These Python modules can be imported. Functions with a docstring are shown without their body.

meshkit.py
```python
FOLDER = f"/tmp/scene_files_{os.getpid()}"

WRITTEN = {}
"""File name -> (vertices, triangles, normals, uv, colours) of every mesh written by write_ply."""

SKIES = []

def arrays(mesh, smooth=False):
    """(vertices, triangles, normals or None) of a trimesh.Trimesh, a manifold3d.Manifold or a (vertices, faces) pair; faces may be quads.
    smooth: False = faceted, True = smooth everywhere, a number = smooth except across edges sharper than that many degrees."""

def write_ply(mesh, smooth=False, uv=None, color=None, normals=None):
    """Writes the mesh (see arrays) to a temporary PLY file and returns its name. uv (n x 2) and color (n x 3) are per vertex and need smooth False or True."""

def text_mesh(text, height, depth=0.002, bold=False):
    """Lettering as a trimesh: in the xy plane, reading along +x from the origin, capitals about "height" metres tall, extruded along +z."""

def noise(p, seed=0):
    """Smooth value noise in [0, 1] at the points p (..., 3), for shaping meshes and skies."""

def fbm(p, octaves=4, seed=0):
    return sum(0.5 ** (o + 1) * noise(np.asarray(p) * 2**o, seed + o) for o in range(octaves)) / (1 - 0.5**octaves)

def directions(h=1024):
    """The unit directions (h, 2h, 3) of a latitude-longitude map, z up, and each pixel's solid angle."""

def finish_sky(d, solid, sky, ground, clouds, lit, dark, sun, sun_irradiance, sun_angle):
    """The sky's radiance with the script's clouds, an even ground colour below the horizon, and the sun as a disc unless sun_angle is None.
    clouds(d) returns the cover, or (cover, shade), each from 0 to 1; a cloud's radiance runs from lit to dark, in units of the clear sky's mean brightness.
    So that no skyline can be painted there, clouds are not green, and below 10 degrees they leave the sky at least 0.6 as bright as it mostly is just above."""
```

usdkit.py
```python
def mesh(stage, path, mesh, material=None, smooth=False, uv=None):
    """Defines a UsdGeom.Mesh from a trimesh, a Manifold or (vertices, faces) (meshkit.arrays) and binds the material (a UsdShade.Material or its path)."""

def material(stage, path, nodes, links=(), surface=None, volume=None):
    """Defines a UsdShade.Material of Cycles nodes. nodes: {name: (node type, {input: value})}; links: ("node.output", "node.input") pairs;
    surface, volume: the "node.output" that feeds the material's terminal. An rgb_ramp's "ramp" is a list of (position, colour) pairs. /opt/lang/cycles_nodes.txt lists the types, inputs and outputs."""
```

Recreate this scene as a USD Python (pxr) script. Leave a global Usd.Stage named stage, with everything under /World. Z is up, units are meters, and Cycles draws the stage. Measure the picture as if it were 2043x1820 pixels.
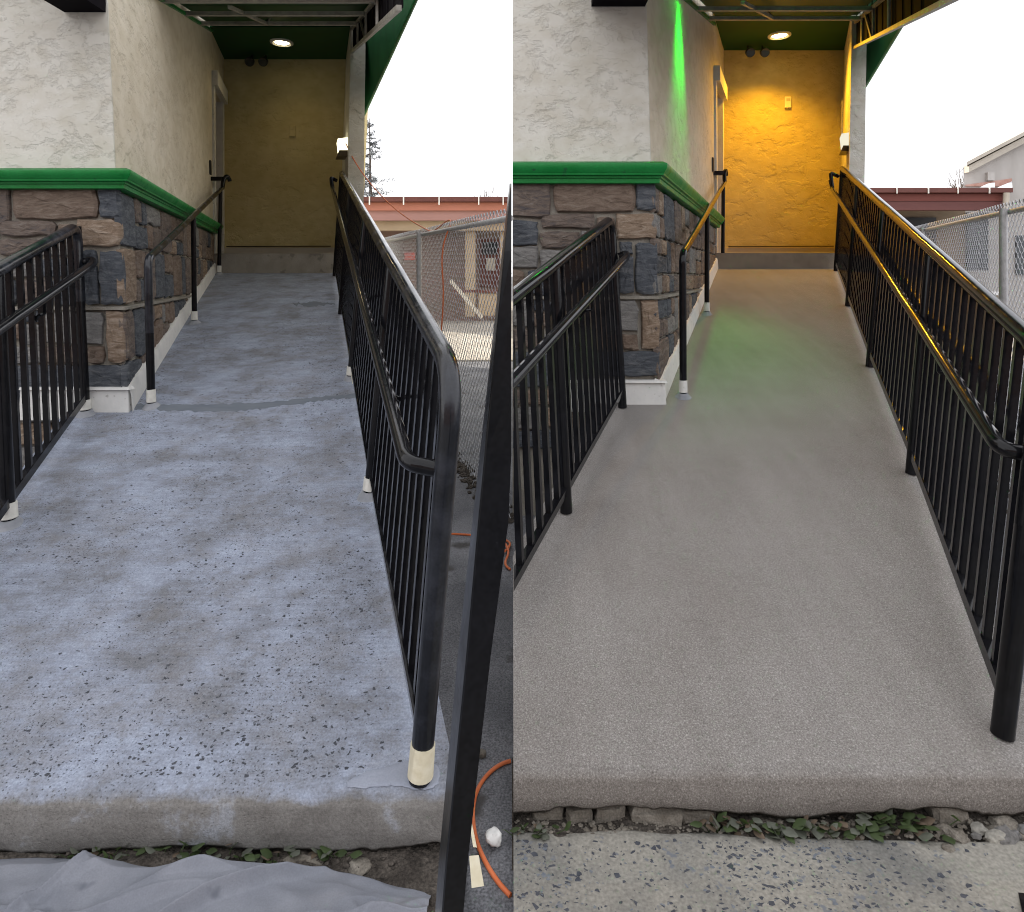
import math, random
import numpy as np, trimesh, usdkit, meshkit
from pxr import Usd, UsdGeom, UsdLux, UsdShade, Gf, Sdf

stage = Usd.Stage.CreateInMemory()
UsdGeom.SetStageUpAxis(stage, UsdGeom.Tokens.z)
UsdGeom.SetStageMetersPerUnit(stage, 1.0)
UsdGeom.Xform.Define(stage, '/World')
UsdGeom.Scope.Define(stage, '/World/Looks')
rng = np.random.default_rng(7)
random.seed(7)

# ------------------------------------------------------------------ camera, sky, sun, exposure
E = 1.55                         # eye height above the lot
F, U0, V0 = 1300.0, 1021.5, 550.0  # the photograph's lens in survey units (2043 across)
cam = UsdGeom.Camera.Define(stage, '/World/camera')
cam.CreateHorizontalApertureAttr(36.0)
cam.CreateVerticalApertureAttr(36.0 * 912 / 1024)
cam.CreateFocalLengthAttr(36.0 * F / 2043)
cam.CreateVerticalApertureOffsetAttr(-(910 - V0) / 2043 * 36.0)
cam.CreateExposureAttr(0.76)
cam.CreateFStopAttr(0.0)
cam.AddTranslateOp().Set(Gf.Vec3d(0, 0, E))
cam.AddRotateXOp().Set(90.0)

SUN_EL, SUN_AZ = math.radians(27), math.atan2(-0.80, 0.60)
SKY = 0.11
W = usdkit.material(stage, '/World/Looks/sky_look', {
    's': ('sky_texture', {'sky_type': 'single_scattering', 'sun_disc': False, 'sun_elevation': SUN_EL, 'sun_rotation': SUN_AZ,
                          'air_density': 1.0, 'aerosol_density': 2.5, 'ozone_density': 1.0}),
    'tc': ('texture_coordinate', {}),
    'mp': ('mapping', {'scale': (1, 1, 2.6)}),
    'n': ('noise_texture', {'scale': 2.2, 'detail': 5, 'roughness': 0.55}),
    'r': ('rgb_ramp', {'ramp': [(0.25, (0.72, 0.72, 0.72)), (0.70, (0.97, 0.97, 0.97))]}),
    'm': ('mix_color', {'b': (9.3, 9.25, 9.5), 'use_clamp': False}),
    'b': ('background_shader', {'strength': SKY})},
    [('tc.generated', 'mp.vector'), ('mp.vector', 'n.vector'), ('n.fac', 'r.fac'), ('r.color', 'm.fac'), ('s.color', 'm.a'),
     ('m.result', 'b.color')], surface='b.background')
dome = UsdLux.DomeLight.Define(stage, '/World/sky')
UsdShade.MaterialBindingAPI.Apply(dome.GetPrim()).Bind(W)
dome.GetPrim().SetCustomDataByKey('kind', 'structure')
sun = UsdLux.DistantLight.Define(stage, '/World/sun')
sun.CreateNormalizeAttr(True)
sun.CreateIntensityAttr(1.0)
sun.CreateAngleAttr(0.6)
sun.CreateColorAttr(Gf.Vec3f(1.0, 0.9, 0.76))
sd = np.array([math.sin(SUN_AZ) * math.cos(SUN_EL), math.cos(SUN_AZ) * math.cos(SUN_EL), math.sin(SUN_EL)])
sun.AddRotateZOp().Set(math.degrees(math.atan2(sd[1], sd[0])) + 90)
sun.AddRotateXOp().Set(math.degrees(math.acos(sd[2])))

# ------------------------------------------------------------------ helpers
used, LOC = {}, {}

def numbered(base):
    k = used.get(base, 0)
    used[base] = k + 1
    return base if k == 0 else f'{base}_{k:03d}'

def tags(p, label=None, cat=None, group=None, kind=None):
    for k, v in (('label', label), ('category', cat), ('group', group), ('kind', kind)):
        if v:
            p.SetCustomDataByKey(k, v)

def thing(name, label, cat, loc=(0, 0, 0), group=None, kind=None):
    path = numbered('/World/' + name)
    x = UsdGeom.Xform.Define(stage, path)
    x.AddTranslateOp().Set(Gf.Vec3d(*map(float, loc)))
    LOC[path] = np.array(loc, float)
    tags(x.GetPrim(), label, cat, group, kind)
    return path

def vf(m):
    if hasattr(m, 'vertices'):
        return np.array(m.vertices, float), np.array(m.faces, int)
    v, f = np.asarray(m[0], float), np.asarray(m[1], int)
    if f.shape[1] == 4:
        f = np.vstack([f[:, [0, 1, 2]], f[:, [0, 2, 3]]])
    return v, f

CLIP = [None]

def part(name, m, mat, parent, label=None, smooth=False, kind=None):
    if CLIP[0] is not None:
        v, f = vf(m)
        if v[:, 0].max() < CLIP[0] + 0.004:
            return parent
        if v[:, 0].min() < CLIP[0]:
            m = trimesh.Trimesh(v, f, process=False).slice_plane([CLIP[0], 0, 0], [1, 0, 0])
    path = numbered(parent + '/' + name)
    off = LOC[parent]
    v, f = vf(m)
    usdkit.mesh(stage, path, (v - off, f), '/World/Looks/' + mat, smooth=smooth)
    LOC[path] = off
    tags(stage.GetPrimAtPath(path), label=label, kind=kind)
    return path

def single(name, m, mat, label, cat, smooth=False, kind=None, group=None):
    path = numbered('/World/' + name)
    v, f = vf(m)
    usdkit.mesh(stage, path, (v, f), '/World/Looks/' + mat, smooth=smooth)
    tags(stage.GetPrimAtPath(path), label, cat, group, kind)
    return path

def cat(ms):
    vs, fs, n = [], [], 0
    for m in ms:
        v, f = vf(m)
        vs.append(v); fs.append(f + n); n += len(v)
    return np.vstack(vs), np.vstack(fs)

def P(u, v, Y):
    return np.array([(u - U0) * Y / F, Y, E - (v - V0) * Y / F])

HF = np.array([[0, 3, 2, 1], [4, 5, 6, 7], [0, 1, 5, 4], [1, 2, 6, 5], [2, 3, 7, 6], [3, 0, 4, 7]])

def hexa(p):                      # p: 4 lower points counter-clockwise from above, then the 4 above them
    return np.array(p, float), HF

def box(x0, x1, y0, y1, z0, z1):
    return hexa([(x0, y0, z0), (x1, y0, z0), (x1, y1, z0), (x0, y1, z0), (x0, y0, z1), (x1, y0, z1), (x1, y1, z1), (x0, y1, z1)])

def rbox(x0, x1, y0, y1, z0, z1, r=0.006):   # box with chamfered edges
    c = []
    for sx, ex in ((x0, 1), (x1, -1)):
        for sy, ey in ((y0, 1), (y1, -1)):
            for sz, ez in ((z0, 1), (z1, -1)):
                c += [(sx, sy + ey * r, sz + ez * r), (sx + ex * r, sy, sz + ez * r), (sx + ex * r, sy + ey * r, sz)]
    return trimesh.convex.convex_hull(np.array(c))

def hull(pts):
    return trimesh.convex.convex_hull(np.array(pts))

def fillet(path, r=0.08, n=6):
    path = [np.array(p, float) for p in path]
    out = [path[0]]
    for a, b, c in zip(path[:-2], path[1:-1], path[2:]):
        d0, d1 = np.linalg.norm(a - b), np.linalg.norm(c - b)
        k = min(r, 0.49 * d0, 0.49 * d1)
        p0, p1 = b + (a - b) / d0 * k, b + (c - b) / d1 * k
        for t in np.linspace(0, 1, n):
            out.append((1 - t) ** 2 * p0 + 2 * t * (1 - t) * b + t * t * p1)
    out.append(path[-1])
    return np.array(out)

def tube(path, r, n=14, cap=True):
    path = np.array(path, float)
    r = np.broadcast_to(np.asarray(r, float), (len(path),))
    t = np.gradient(path, axis=0)
    t /= np.maximum(np.linalg.norm(t, axis=1, keepdims=True), 1e-9)
    up = np.array([0, 0, 1.0]) if abs(t[0][2]) < 0.8 else np.array([1.0, 0, 0])
    x = np.cross(up, t[0]); x /= np.linalg.norm(x)
    vs = []
    ang = np.arange(n) / n * 2 * np.pi
    for i in range(len(path)):
        x = x - t[i] * (x @ t[i]); x /= np.linalg.norm(x)
        y = np.cross(t[i], x)
        vs.append(path[i] + r[i] * (np.cos(ang)[:, None] * x + np.sin(ang)[:, None] * y))
    v = np.vstack(vs)
    f = []
    for i in range(len(path) - 1):
        for j in range(n):
            a, b = i * n + j, i * n + (j + 1) % n
            f += [(a, b, b + n), (a, b + n, a + n)]
    if cap:
        v = np.vstack([v, path[0], path[-1]])
        k, L = len(v) - 2, (len(path) - 1) * n
        for j in range(n):
            f += [(k, (j + 1) % n, j), (k + 1, L + j, L + (j + 1) % n)]
    return v, np.array(f)

def bar(p, q, ex, w, d):           # a bar of rectangular section from p to q; ex: direction of its w side
    p, q, ex = np.array(p, float), np.array(q, float), np.array(ex, float)
    t = (q - p) / np.linalg.norm(q - p)
    ex = ex - t * (ex @ t); ex /= np.linalg.norm(ex)
    ey = np.cross(t, ex)
    c = [(-w, -d), (w, -d), (w, d), (-w, d)]
    return hexa([p + ex * a / 2 + ey * b / 2 for a, b in c] + [q + ex * a / 2 + ey * b / 2 for a, b in c])

def cyl(c, axis, r, h, n=24, r2=None):
    c, axis = np.array(c, float), np.array(axis, float); axis /= np.linalg.norm(axis)
    return tube([c, c + axis * h], [r, r if r2 is None else r2], n)

def grid(fn, nu, nv):
    u, v = np.meshgrid(np.linspace(0, 1, nu), np.linspace(0, 1, nv), indexing='ij')
    pts = fn(u.ravel(), v.ravel())
    i = np.arange(nu * nv).reshape(nu, nv)
    f = np.stack([i[:-1, :-1], i[1:, :-1], i[1:, 1:], i[:-1, 1:]], -1).reshape(-1, 4)
    return pts, f

# ------------------------------------------------------------------ materials
L = '/World/Looks/'

def plain(name, col, rough=0.5, metal=0.0, spec=0.5, coat=0.0):
    usdkit.material(stage, L + name, {'p': ('principled_bsdf', {'base_color': col, 'roughness': rough, 'metallic': metal, 'specular_ior_level': spec, 'coat_weight': coat})}, surface='p.BSDF')

def noisy(name, c1, c2, scale=4, stretch=(1, 1, 1), detail=5, lo=0.35, hi=0.65, rough=0.8, fine=0.0, fscale=200, bump=0.0, bscale=60, bdist=0.01, spec=0.3, metal=0.0, coat=0.0, c3=None, s3=40, t3=0.62, rot=0.0, roughv=0.0):
    nd = {'g': ('geometry', {}), 'mp': ('mapping', {'scale': stretch, 'rotation': (0, 0, rot)}),
          'n': ('noise_texture', {'scale': scale, 'detail': detail, 'roughness': 0.6}),
          'r': ('rgb_ramp', {'ramp': [(lo, c1), (hi, c2)]}),
          'f': ('noise_texture', {'scale': fscale, 'detail': 2}),
          'fr': ('rgb_ramp', {'ramp': [(0.3, (1 - fine,) * 3), (0.7, (1 + fine,) * 3)]}),
          'm': ('mix_color', {'blend_type': 'multiply', 'fac': 1.0, 'use_clamp': False}),
          'p': ('principled_bsdf', {'roughness': rough, 'specular_ior_level': spec, 'metallic': metal, 'coat_weight': coat})}
    ln = [('g.position', 'mp.vector'), ('mp.vector', 'n.vector'), ('n.fac', 'r.fac'), ('g.position', 'f.vector'), ('f.fac', 'fr.fac'),
          ('r.color', 'm.a'), ('fr.color', 'm.b')]
    col = 'm.result'
    if c3 is not None:
        nd['n3'] = ('noise_texture', {'scale': s3, 'detail': 3})
        nd['r3'] = ('rgb_ramp', {'ramp': [(t3, (0, 0, 0)), (t3 + 0.06, (1, 1, 1))]})
        nd['m3'] = ('mix_color', {'b': c3})
        ln += [('mp.vector', 'n3.vector'), ('n3.fac', 'r3.fac'), ('r3.color', 'm3.fac'), (col, 'm3.a')]
        col = 'm3.result'
    if bump:
        nd['bn'] = ('noise_texture', {'scale': bscale, 'detail': 4})
        nd['b'] = ('bump', {'strength': bump, 'distance': bdist})
        ln += [('mp.vector', 'bn.vector'), ('bn.fac', 'b.height'), ('b.normal', 'p.normal')]
    if roughv:
        nd['mr'] = ('map_range', {'from_min': 0.35, 'from_max': 0.65, 'to_min': rough - roughv, 'to_max': rough + roughv})
        ln += [('n.fac', 'mr.value'), ('mr.result', 'p.roughness')]
    ln.append((col, 'p.base_color'))
    usdkit.material(stage, L + name, nd, ln, surface='p.BSDF')

def stucco(name, c1, c2, strength=0.55):
    nd = {'g': ('geometry', {}),
          'mpz': ('mapping', {'scale': (1, 1, 1.5), 'rotation': (0.35, 0.2, 0.5)}),
          'n': ('noise_texture', {'scale': 3.4, 'detail': 8, 'roughness': 0.62, 'distortion': 0.15}),
          'pl': ('rgb_ramp', {'ramp': [(0.40, (0.0,) * 3), (0.47, (0.55,) * 3), (0.475, (0.8,) * 3), (0.56, (0.86,) * 3), (0.565, (1.0,) * 3), (0.7, (1.0,) * 3)]}),
          'n2': ('noise_texture', {'scale': 45, 'detail': 5, 'roughness': 0.65}),
          'h': ('math', {'math_type': 'multiply_add', 'value2': 0.16}),
          'b': ('bump', {'strength': strength, 'distance': 0.02}),
          'n4': ('noise_texture', {'scale': 1.6, 'detail': 5}),
          'r': ('rgb_ramp', {'ramp': [(0.35, c1), (0.65, c2)]}),
          'n5': ('noise_texture', {'scale': 7, 'detail': 6}),
          'r5': ('rgb_ramp', {'ramp': [(0.3, (0.88, 0.86, 0.82)), (0.6, (1, 1, 1))]}),
          'm': ('mix_color', {'blend_type': 'multiply', 'fac': 1.0}),
          'p': ('principled_bsdf', {'roughness': 0.85, 'specular_ior_level': 0.25})}
    ln = [('g.position', 'mpz.vector'), ('mpz.vector', 'n.vector'), ('n.fac', 'pl.fac'), ('g.position', 'n2.vector'), ('n2.fac', 'h.value1'), ('pl.color', 'h.value3'),
          ('h.value', 'b.height'), ('b.normal', 'p.normal'), ('g.position', 'n4.vector'), ('n4.fac', 'r.fac'), ('mpz.vector', 'n5.vector'), ('n5.fac', 'r5.fac'),
          ('r.color', 'm.a'), ('r5.color', 'm.b'), ('m.result', 'p.base_color')]
    usdkit.material(stage, L + name, nd, ln, surface='p.BSDF')

def glow(name, col, strength):
    usdkit.material(stage, L + name, {'e': ('emission', {'color': col, 'strength': strength})}, surface='e.emission')

stucco('stucco_cream', (0.57, 0.55, 0.485), (0.63, 0.61, 0.55))
stucco('stucco_alcove', (0.52, 0.44, 0.225), (0.58, 0.50, 0.275), 0.5)
stucco('stucco_beige', (0.60, 0.54, 0.435), (0.66, 0.60, 0.495))
noisy('mortar', (0.22, 0.20, 0.165), (0.31, 0.29, 0.25), scale=9, rough=0.95, fine=0.15, bump=0.5, bscale=70)
noisy('paint_white_aged', (0.60, 0.60, 0.58), (0.70, 0.69, 0.66), scale=9, rough=0.6, c3=(0.42, 0.41, 0.38), s3=30, t3=0.66, bump=0.15, bscale=50)
noisy('paint_green', (0.003, 0.150, 0.026), (0.005, 0.185, 0.036), scale=6, rough=0.42, bump=0.22, bscale=55, bdist=0.004, spec=0.4, fine=0.12, fscale=90, c3=(0.010, 0.085, 0.028), s3=16, t3=0.66, roughv=0.12)
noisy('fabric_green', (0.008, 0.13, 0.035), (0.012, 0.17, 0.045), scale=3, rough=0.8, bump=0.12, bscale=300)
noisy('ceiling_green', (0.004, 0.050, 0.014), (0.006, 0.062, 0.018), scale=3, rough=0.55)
noisy('fabric_dark', (0.006, 0.005, 0.007), (0.010, 0.008, 0.010), scale=4, rough=0.8, stretch=(1, 1, 0.2), spec=0.04)
noisy('steel_galvanised', (0.40, 0.40, 0.40), (0.52, 0.52, 0.52), scale=30, rough=0.45, metal=0.4, fine=0.1)
noisy('wire_galvanised', (0.50, 0.51, 0.54), (0.64, 0.65, 0.67), scale=40, rough=0.5, metal=0.3)
noisy('steel_raw', (0.30, 0.285, 0.25), (0.42, 0.40, 0.35), scale=14, rough=0.5, metal=0.2)
noisy('paint_black', (0.0025, 0.0025, 0.003), (0.004, 0.004, 0.005), scale=20, rough=0.13, spec=0.30, bump=0.03, bscale=35, roughv=0.05)
noisy('paint_black_dusty', (0.004, 0.0045, 0.006), (0.019, 0.021, 0.028), scale=6, lo=0.46, hi=0.80, detail=8, rough=0.20, spec=0.5, bump=0.03, bscale=40, fine=0.2, fscale=150, roughv=0.08)
noisy('paint_black_smooth', (0.0025, 0.0025, 0.003), (0.004, 0.004, 0.005), scale=5, rough=0.22, spec=0.24, c3=(0.05, 0.05, 0.055), s3=26, t3=0.72, bump=0.05, bscale=14, fine=0.3, fscale=90, roughv=0.1)
noisy('tape_masking', (0.62, 0.56, 0.40), (0.70, 0.65, 0.50), scale=30, rough=0.7, bump=0.2, bscale=80)
noisy('tape_white', (0.62, 0.61, 0.55), (0.72, 0.70, 0.64), scale=30, rough=0.7, bump=0.2, bscale=80)
noisy('concrete_face', (0.10, 0.095, 0.088), (0.17, 0.165, 0.16), scale=5, rough=0.92, fine=0.25, fscale=120, bump=0.6, bscale=50, c3=(0.23, 0.24, 0.26), s3=7, t3=0.62)
noisy('patch_smooth', (0.255, 0.28, 0.34), (0.30, 0.325, 0.385), scale=7, rough=0.8, fine=0.06, bump=0.12, bscale=40)
noisy('grout', (0.24, 0.255, 0.28), (0.33, 0.34, 0.36), scale=14, rough=0.9, bump=0.5, bscale=40)
noisy('patch_cement', (0.135, 0.155, 0.185), (0.165, 0.185, 0.21), scale=8, stretch=(0.7, 3, 1), rough=0.8, bump=0.1, bscale=60)
noisy('chip_dark', (0.035, 0.039, 0.050), (0.085, 0.09, 0.105), scale=60, rough=0.7, lo=0.3, hi=0.7)
noisy('chip_blue', (0.10, 0.12, 0.15), (0.20, 0.21, 0.22), scale=60, rough=0.7, lo=0.3, hi=0.7)
noisy('asphalt', (0.115, 0.118, 0.128), (0.20, 0.203, 0.215), scale=1.8, rough=0.9, fine=0.45, fscale=160, bump=0.7, bscale=90, c3=(0.075, 0.072, 0.07), s3=3.5, t3=0.62)
noisy('lot_concrete', (0.40, 0.36, 0.30), (0.50, 0.46, 0.39), scale=1.2, rough=0.9, fine=0.12, fscale=60)
noisy('soil', (0.045, 0.038, 0.032), (0.11, 0.095, 0.08), scale=14, rough=0.95, fine=0.4, fscale=120, bump=0.9, bscale=50, bdist=0.03)
noisy('cloth', (0.15, 0.162, 0.19), (0.22, 0.23, 0.26), scale=4, rough=0.9, fine=0.06, fscale=260, bump=0.12, bscale=200, c3=(0.13, 0.14, 0.165), s3=9, t3=0.70)
noisy('apron_concrete', (0.165, 0.162, 0.15), (0.275, 0.262, 0.228), scale=3.2, lo=0.36, hi=0.58, rough=0.92, fine=0.2, fscale=110, bump=0.5, bscale=60, c3=(0.16, 0.17, 0.185), s3=26, t3=0.64)
noisy('cord_orange', (0.62, 0.15, 0.05), (0.70, 0.20, 0.08), scale=12, rough=0.45)
noisy('wood_door', (0.10, 0.045, 0.018), (0.17, 0.08, 0.03), scale=5, stretch=(6, 6, 0.6), rough=0.4)
plain('glass_dark', (0.02, 0.025, 0.03), 0.08, spec=0.6)
plain('black_plastic', (0.012, 0.012, 0.013), 0.4)
plain('white_plastic', (0.72, 0.71, 0.66), 0.35)
plain('lens_cream', (0.80, 0.78, 0.66), 0.3)
plain('bronze_metal', (0.09, 0.07, 0.045), 0.35, metal=0.7)
noisy('brown_fascia', (0.42, 0.165, 0.11), (0.47, 0.19, 0.13), scale=1, stretch=(0.3, 1, 3), rough=0.6)
noisy('brown_band', (0.34, 0.19, 0.165), (0.38, 0.215, 0.19), scale=1, stretch=(0.3, 1, 3), rough=0.65)
noisy('brown_gutter', (0.10, 0.035, 0.028), (0.13, 0.045, 0.035), scale=3, rough=0.4)
noisy('brown_wall', (0.17, 0.125, 0.09), (0.22, 0.135, 0.115), scale=1.2, stretch=(1, 1, 4), rough=0.8)
noisy('maroon_fascia', (0.15, 0.045, 0.036), (0.18, 0.055, 0.043), scale=1, stretch=(0.3, 1, 3), rough=0.6)
noisy('maroon_band', (0.12, 0.048, 0.045), (0.145, 0.058, 0.053), scale=1, stretch=(0.3, 1, 3), rough=0.65)
noisy('tan_wall', (0.36, 0.28, 0.19), (0.42, 0.33, 0.23), scale=1.5, rough=0.85)
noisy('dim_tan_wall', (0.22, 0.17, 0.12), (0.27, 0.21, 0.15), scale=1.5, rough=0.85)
noisy('wall_white_far', (0.40, 0.375, 0.35), (0.47, 0.445, 0.42), scale=1.0, stretch=(2, 2, 0.5), rough=0.85, bump=0.2, bscale=14)
noisy('trim_cream', (0.42, 0.38, 0.32), (0.50, 0.46, 0.39), scale=2, rough=0.6)
noisy('flashing_pink', (0.42, 0.22, 0.17), (0.52, 0.33, 0.28), scale=5, rough=0.7)
noisy('membrane_white', (0.60, 0.61, 0.63), (0.70, 0.70, 0.72), scale=3, rough=0.6)
noisy('sign_red', (0.50, 0.09, 0.06), (0.55, 0.12, 0.09), scale=3, rough=0.5)
usdkit.material(stage, L + 'brick_far', {'g': ('geometry', {}), 'mp': ('mapping', {'rotation': (math.pi / 2, 0, 0)}), 'b': ('brick_texture', {'color1': (0.16, 0.07, 0.05), 'color2': (0.11, 0.05, 0.04), 'mortar': (0.2, 0.18, 0.16), 'scale': 4.0}), 'p': ('principled_bsdf', {'roughness': 0.9})}, [('g.position', 'mp.vector'), ('mp.vector', 'b.vector'), ('b.color', 'p.base_color')], surface='p.BSDF')
noisy('bark', (0.07, 0.055, 0.045), (0.13, 0.10, 0.08), scale=20, rough=0.9)
noisy('paper', (0.62, 0.62, 0.60), (0.72, 0.71, 0.68), scale=30, rough=0.85)
noisy('rubble', (0.12, 0.105, 0.085), (0.22, 0.20, 0.17), scale=12, rough=0.95, fine=0.25, bump=0.6, bscale=60)
noisy('dead_leaf', (0.085, 0.062, 0.042), (0.14, 0.105, 0.075), scale=25, rough=0.8)

def leafy(name, col, tr):
    usdkit.material(stage, L + name, {'oi': ('geometry', {}), 'n': ('noise_texture', {'scale': 30, 'detail': 3}),
        'r': ('rgb_ramp', {'ramp': [(0.3, tuple(0.7 * c for c in col)), (0.7, tuple(1.25 * c for c in col))]}),
        'p': ('principled_bsdf', {'roughness': 0.5}), 't': ('translucent_bsdf', {'color': tr}), 'm': ('mix_closure', {'fac': 0.25})},
        [('oi.position', 'n.vector'), ('n.fac', 'r.fac'), ('r.color', 'p.base_color'), ('p.BSDF', 'm.closure1'), ('t.BSDF', 'm.closure2')], surface='m.closure')
leafy('leaf_green', (0.060, 0.088, 0.034), (0.08, 0.13, 0.03))
leafy('leaf_grey', (0.14, 0.15, 0.12), (0.10, 0.13, 0.06))
leafy('needles_hazed', (0.13, 0.145, 0.16), (0.10, 0.12, 0.11))  # needle colour paled to carry the haze

# brushed old concrete of the left ramp: scrubbed pale top, browner worn blotches, bare front face
usdkit.material(stage, L + 'concrete_old', {
    'g': ('geometry', {}), 'ms': ('mapping', {'scale': (4, 95, 30)}), 'ml': ('mapping', {'scale': (2.4, 3.0, 1)}),
    'ns': ('noise_texture', {'scale': 1.0, 'detail': 5, 'roughness': 0.6}), 'nl': ('noise_texture', {'scale': 1.5, 'detail': 10, 'roughness': 0.74}),
    'rl': ('rgb_ramp', {'ramp': [(0.36, (0.185, 0.192, 0.212)), (0.47, (0.252, 0.276, 0.332)), (0.54, (0.300, 0.335, 0.415)), (0.66, (0.355, 0.40, 0.495))]}),
    'rs': ('rgb_ramp', {'ramp': [(0.30, (0.84,) * 3), (0.62, (1.07,) * 3)]}),
    'mu': ('mix_color', {'blend_type': 'multiply', 'fac': 0.85, 'use_clamp': False}),
    'mw': ('mapping', {'scale': (1.3, 2.0, 1), 'location': (4, 2, 0)}), 'nw': ('noise_texture', {'scale': 2.6, 'detail': 10, 'roughness': 0.78}),
    'rw': ('rgb_ramp', {'ramp': [(0.50, (0,) * 3), (0.57, (0.30,) * 3), (0.7, (0.45,) * 3)]}), 'mx': ('mix_color', {'b': (0.235, 0.23, 0.235)}),
    'v': ('voronoi_texture', {'scale': 85, 'randomness': 1.0}), 'rv': ('rgb_ramp', {'ramp': [(0.13, (1,) * 3), (0.24, (0,) * 3)]}),
    'np': ('noise_texture', {'scale': 2.6, 'detail': 5}), 'rp': ('rgb_ramp', {'ramp': [(0.42, (0,) * 3), (0.56, (1,) * 3)]}),
    'mp': ('math', {'math_type': 'multiply'}), 'mc': ('mix_color', {'b': (0.07, 0.075, 0.085)}),
    'nf': ('noise_texture', {'scale': 150, 'detail': 4, 'roughness': 0.7}), 'rf': ('rgb_ramp', {'ramp': [(0.3, (0.72,) * 3), (0.7, (1.26,) * 3)]}),
    'mf': ('mix_color', {'blend_type': 'multiply', 'fac': 1.0, 'use_clamp': False}),
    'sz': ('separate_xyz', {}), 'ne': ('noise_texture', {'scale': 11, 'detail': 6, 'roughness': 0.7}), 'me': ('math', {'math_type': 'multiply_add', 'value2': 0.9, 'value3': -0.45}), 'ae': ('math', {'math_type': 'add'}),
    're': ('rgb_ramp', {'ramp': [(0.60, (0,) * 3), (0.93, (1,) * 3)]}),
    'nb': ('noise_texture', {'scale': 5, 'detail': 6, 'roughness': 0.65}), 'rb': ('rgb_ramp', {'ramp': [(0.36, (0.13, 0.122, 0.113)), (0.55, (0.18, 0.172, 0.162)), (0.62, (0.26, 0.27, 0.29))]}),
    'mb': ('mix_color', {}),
    'ad': ('math', {'math_type': 'add'}), 'ad2': ('math', {'math_type': 'subtract'}), 'b': ('bump', {'strength': 0.5, 'distance': 0.006}),
    'p': ('principled_bsdf', {'roughness': 0.8, 'specular_ior_level': 0.3})},
    [('g.position', 'ms.vector'), ('g.position', 'ml.vector'), ('ms.vector', 'ns.vector'), ('ml.vector', 'nl.vector'), ('nl.fac', 'rl.fac'), ('ns.fac', 'rs.fac'),
     ('rl.color', 'mu.a'), ('rs.color', 'mu.b'), ('g.position', 'mw.vector'), ('mw.vector', 'nw.vector'), ('nw.fac', 'rw.fac'), ('rw.color', 'mx.fac'), ('mu.result', 'mx.a'),
     ('g.position', 'v.vector'), ('v.distance', 'rv.fac'), ('g.position', 'np.vector'), ('np.fac', 'rp.fac'), ('rv.color', 'mp.value1'), ('rp.color', 'mp.value2'),
     ('mp.value', 'mc.fac'), ('mx.result', 'mc.a'), ('g.position', 'nf.vector'), ('nf.fac', 'rf.fac'),
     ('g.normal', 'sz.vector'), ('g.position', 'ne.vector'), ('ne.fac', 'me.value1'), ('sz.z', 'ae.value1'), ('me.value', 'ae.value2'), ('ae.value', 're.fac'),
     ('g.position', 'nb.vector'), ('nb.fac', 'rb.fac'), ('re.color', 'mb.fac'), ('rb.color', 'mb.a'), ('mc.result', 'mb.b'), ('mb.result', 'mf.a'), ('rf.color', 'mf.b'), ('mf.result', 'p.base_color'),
     ('ns.fac', 'ad.value1'), ('nf.fac', 'ad.value2'), ('ad.value', 'ad2.value1'), ('mp.value', 'ad2.value2'), ('ad2.value', 'b.height'), ('b.normal', 'p.normal')], surface='p.BSDF')
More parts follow.
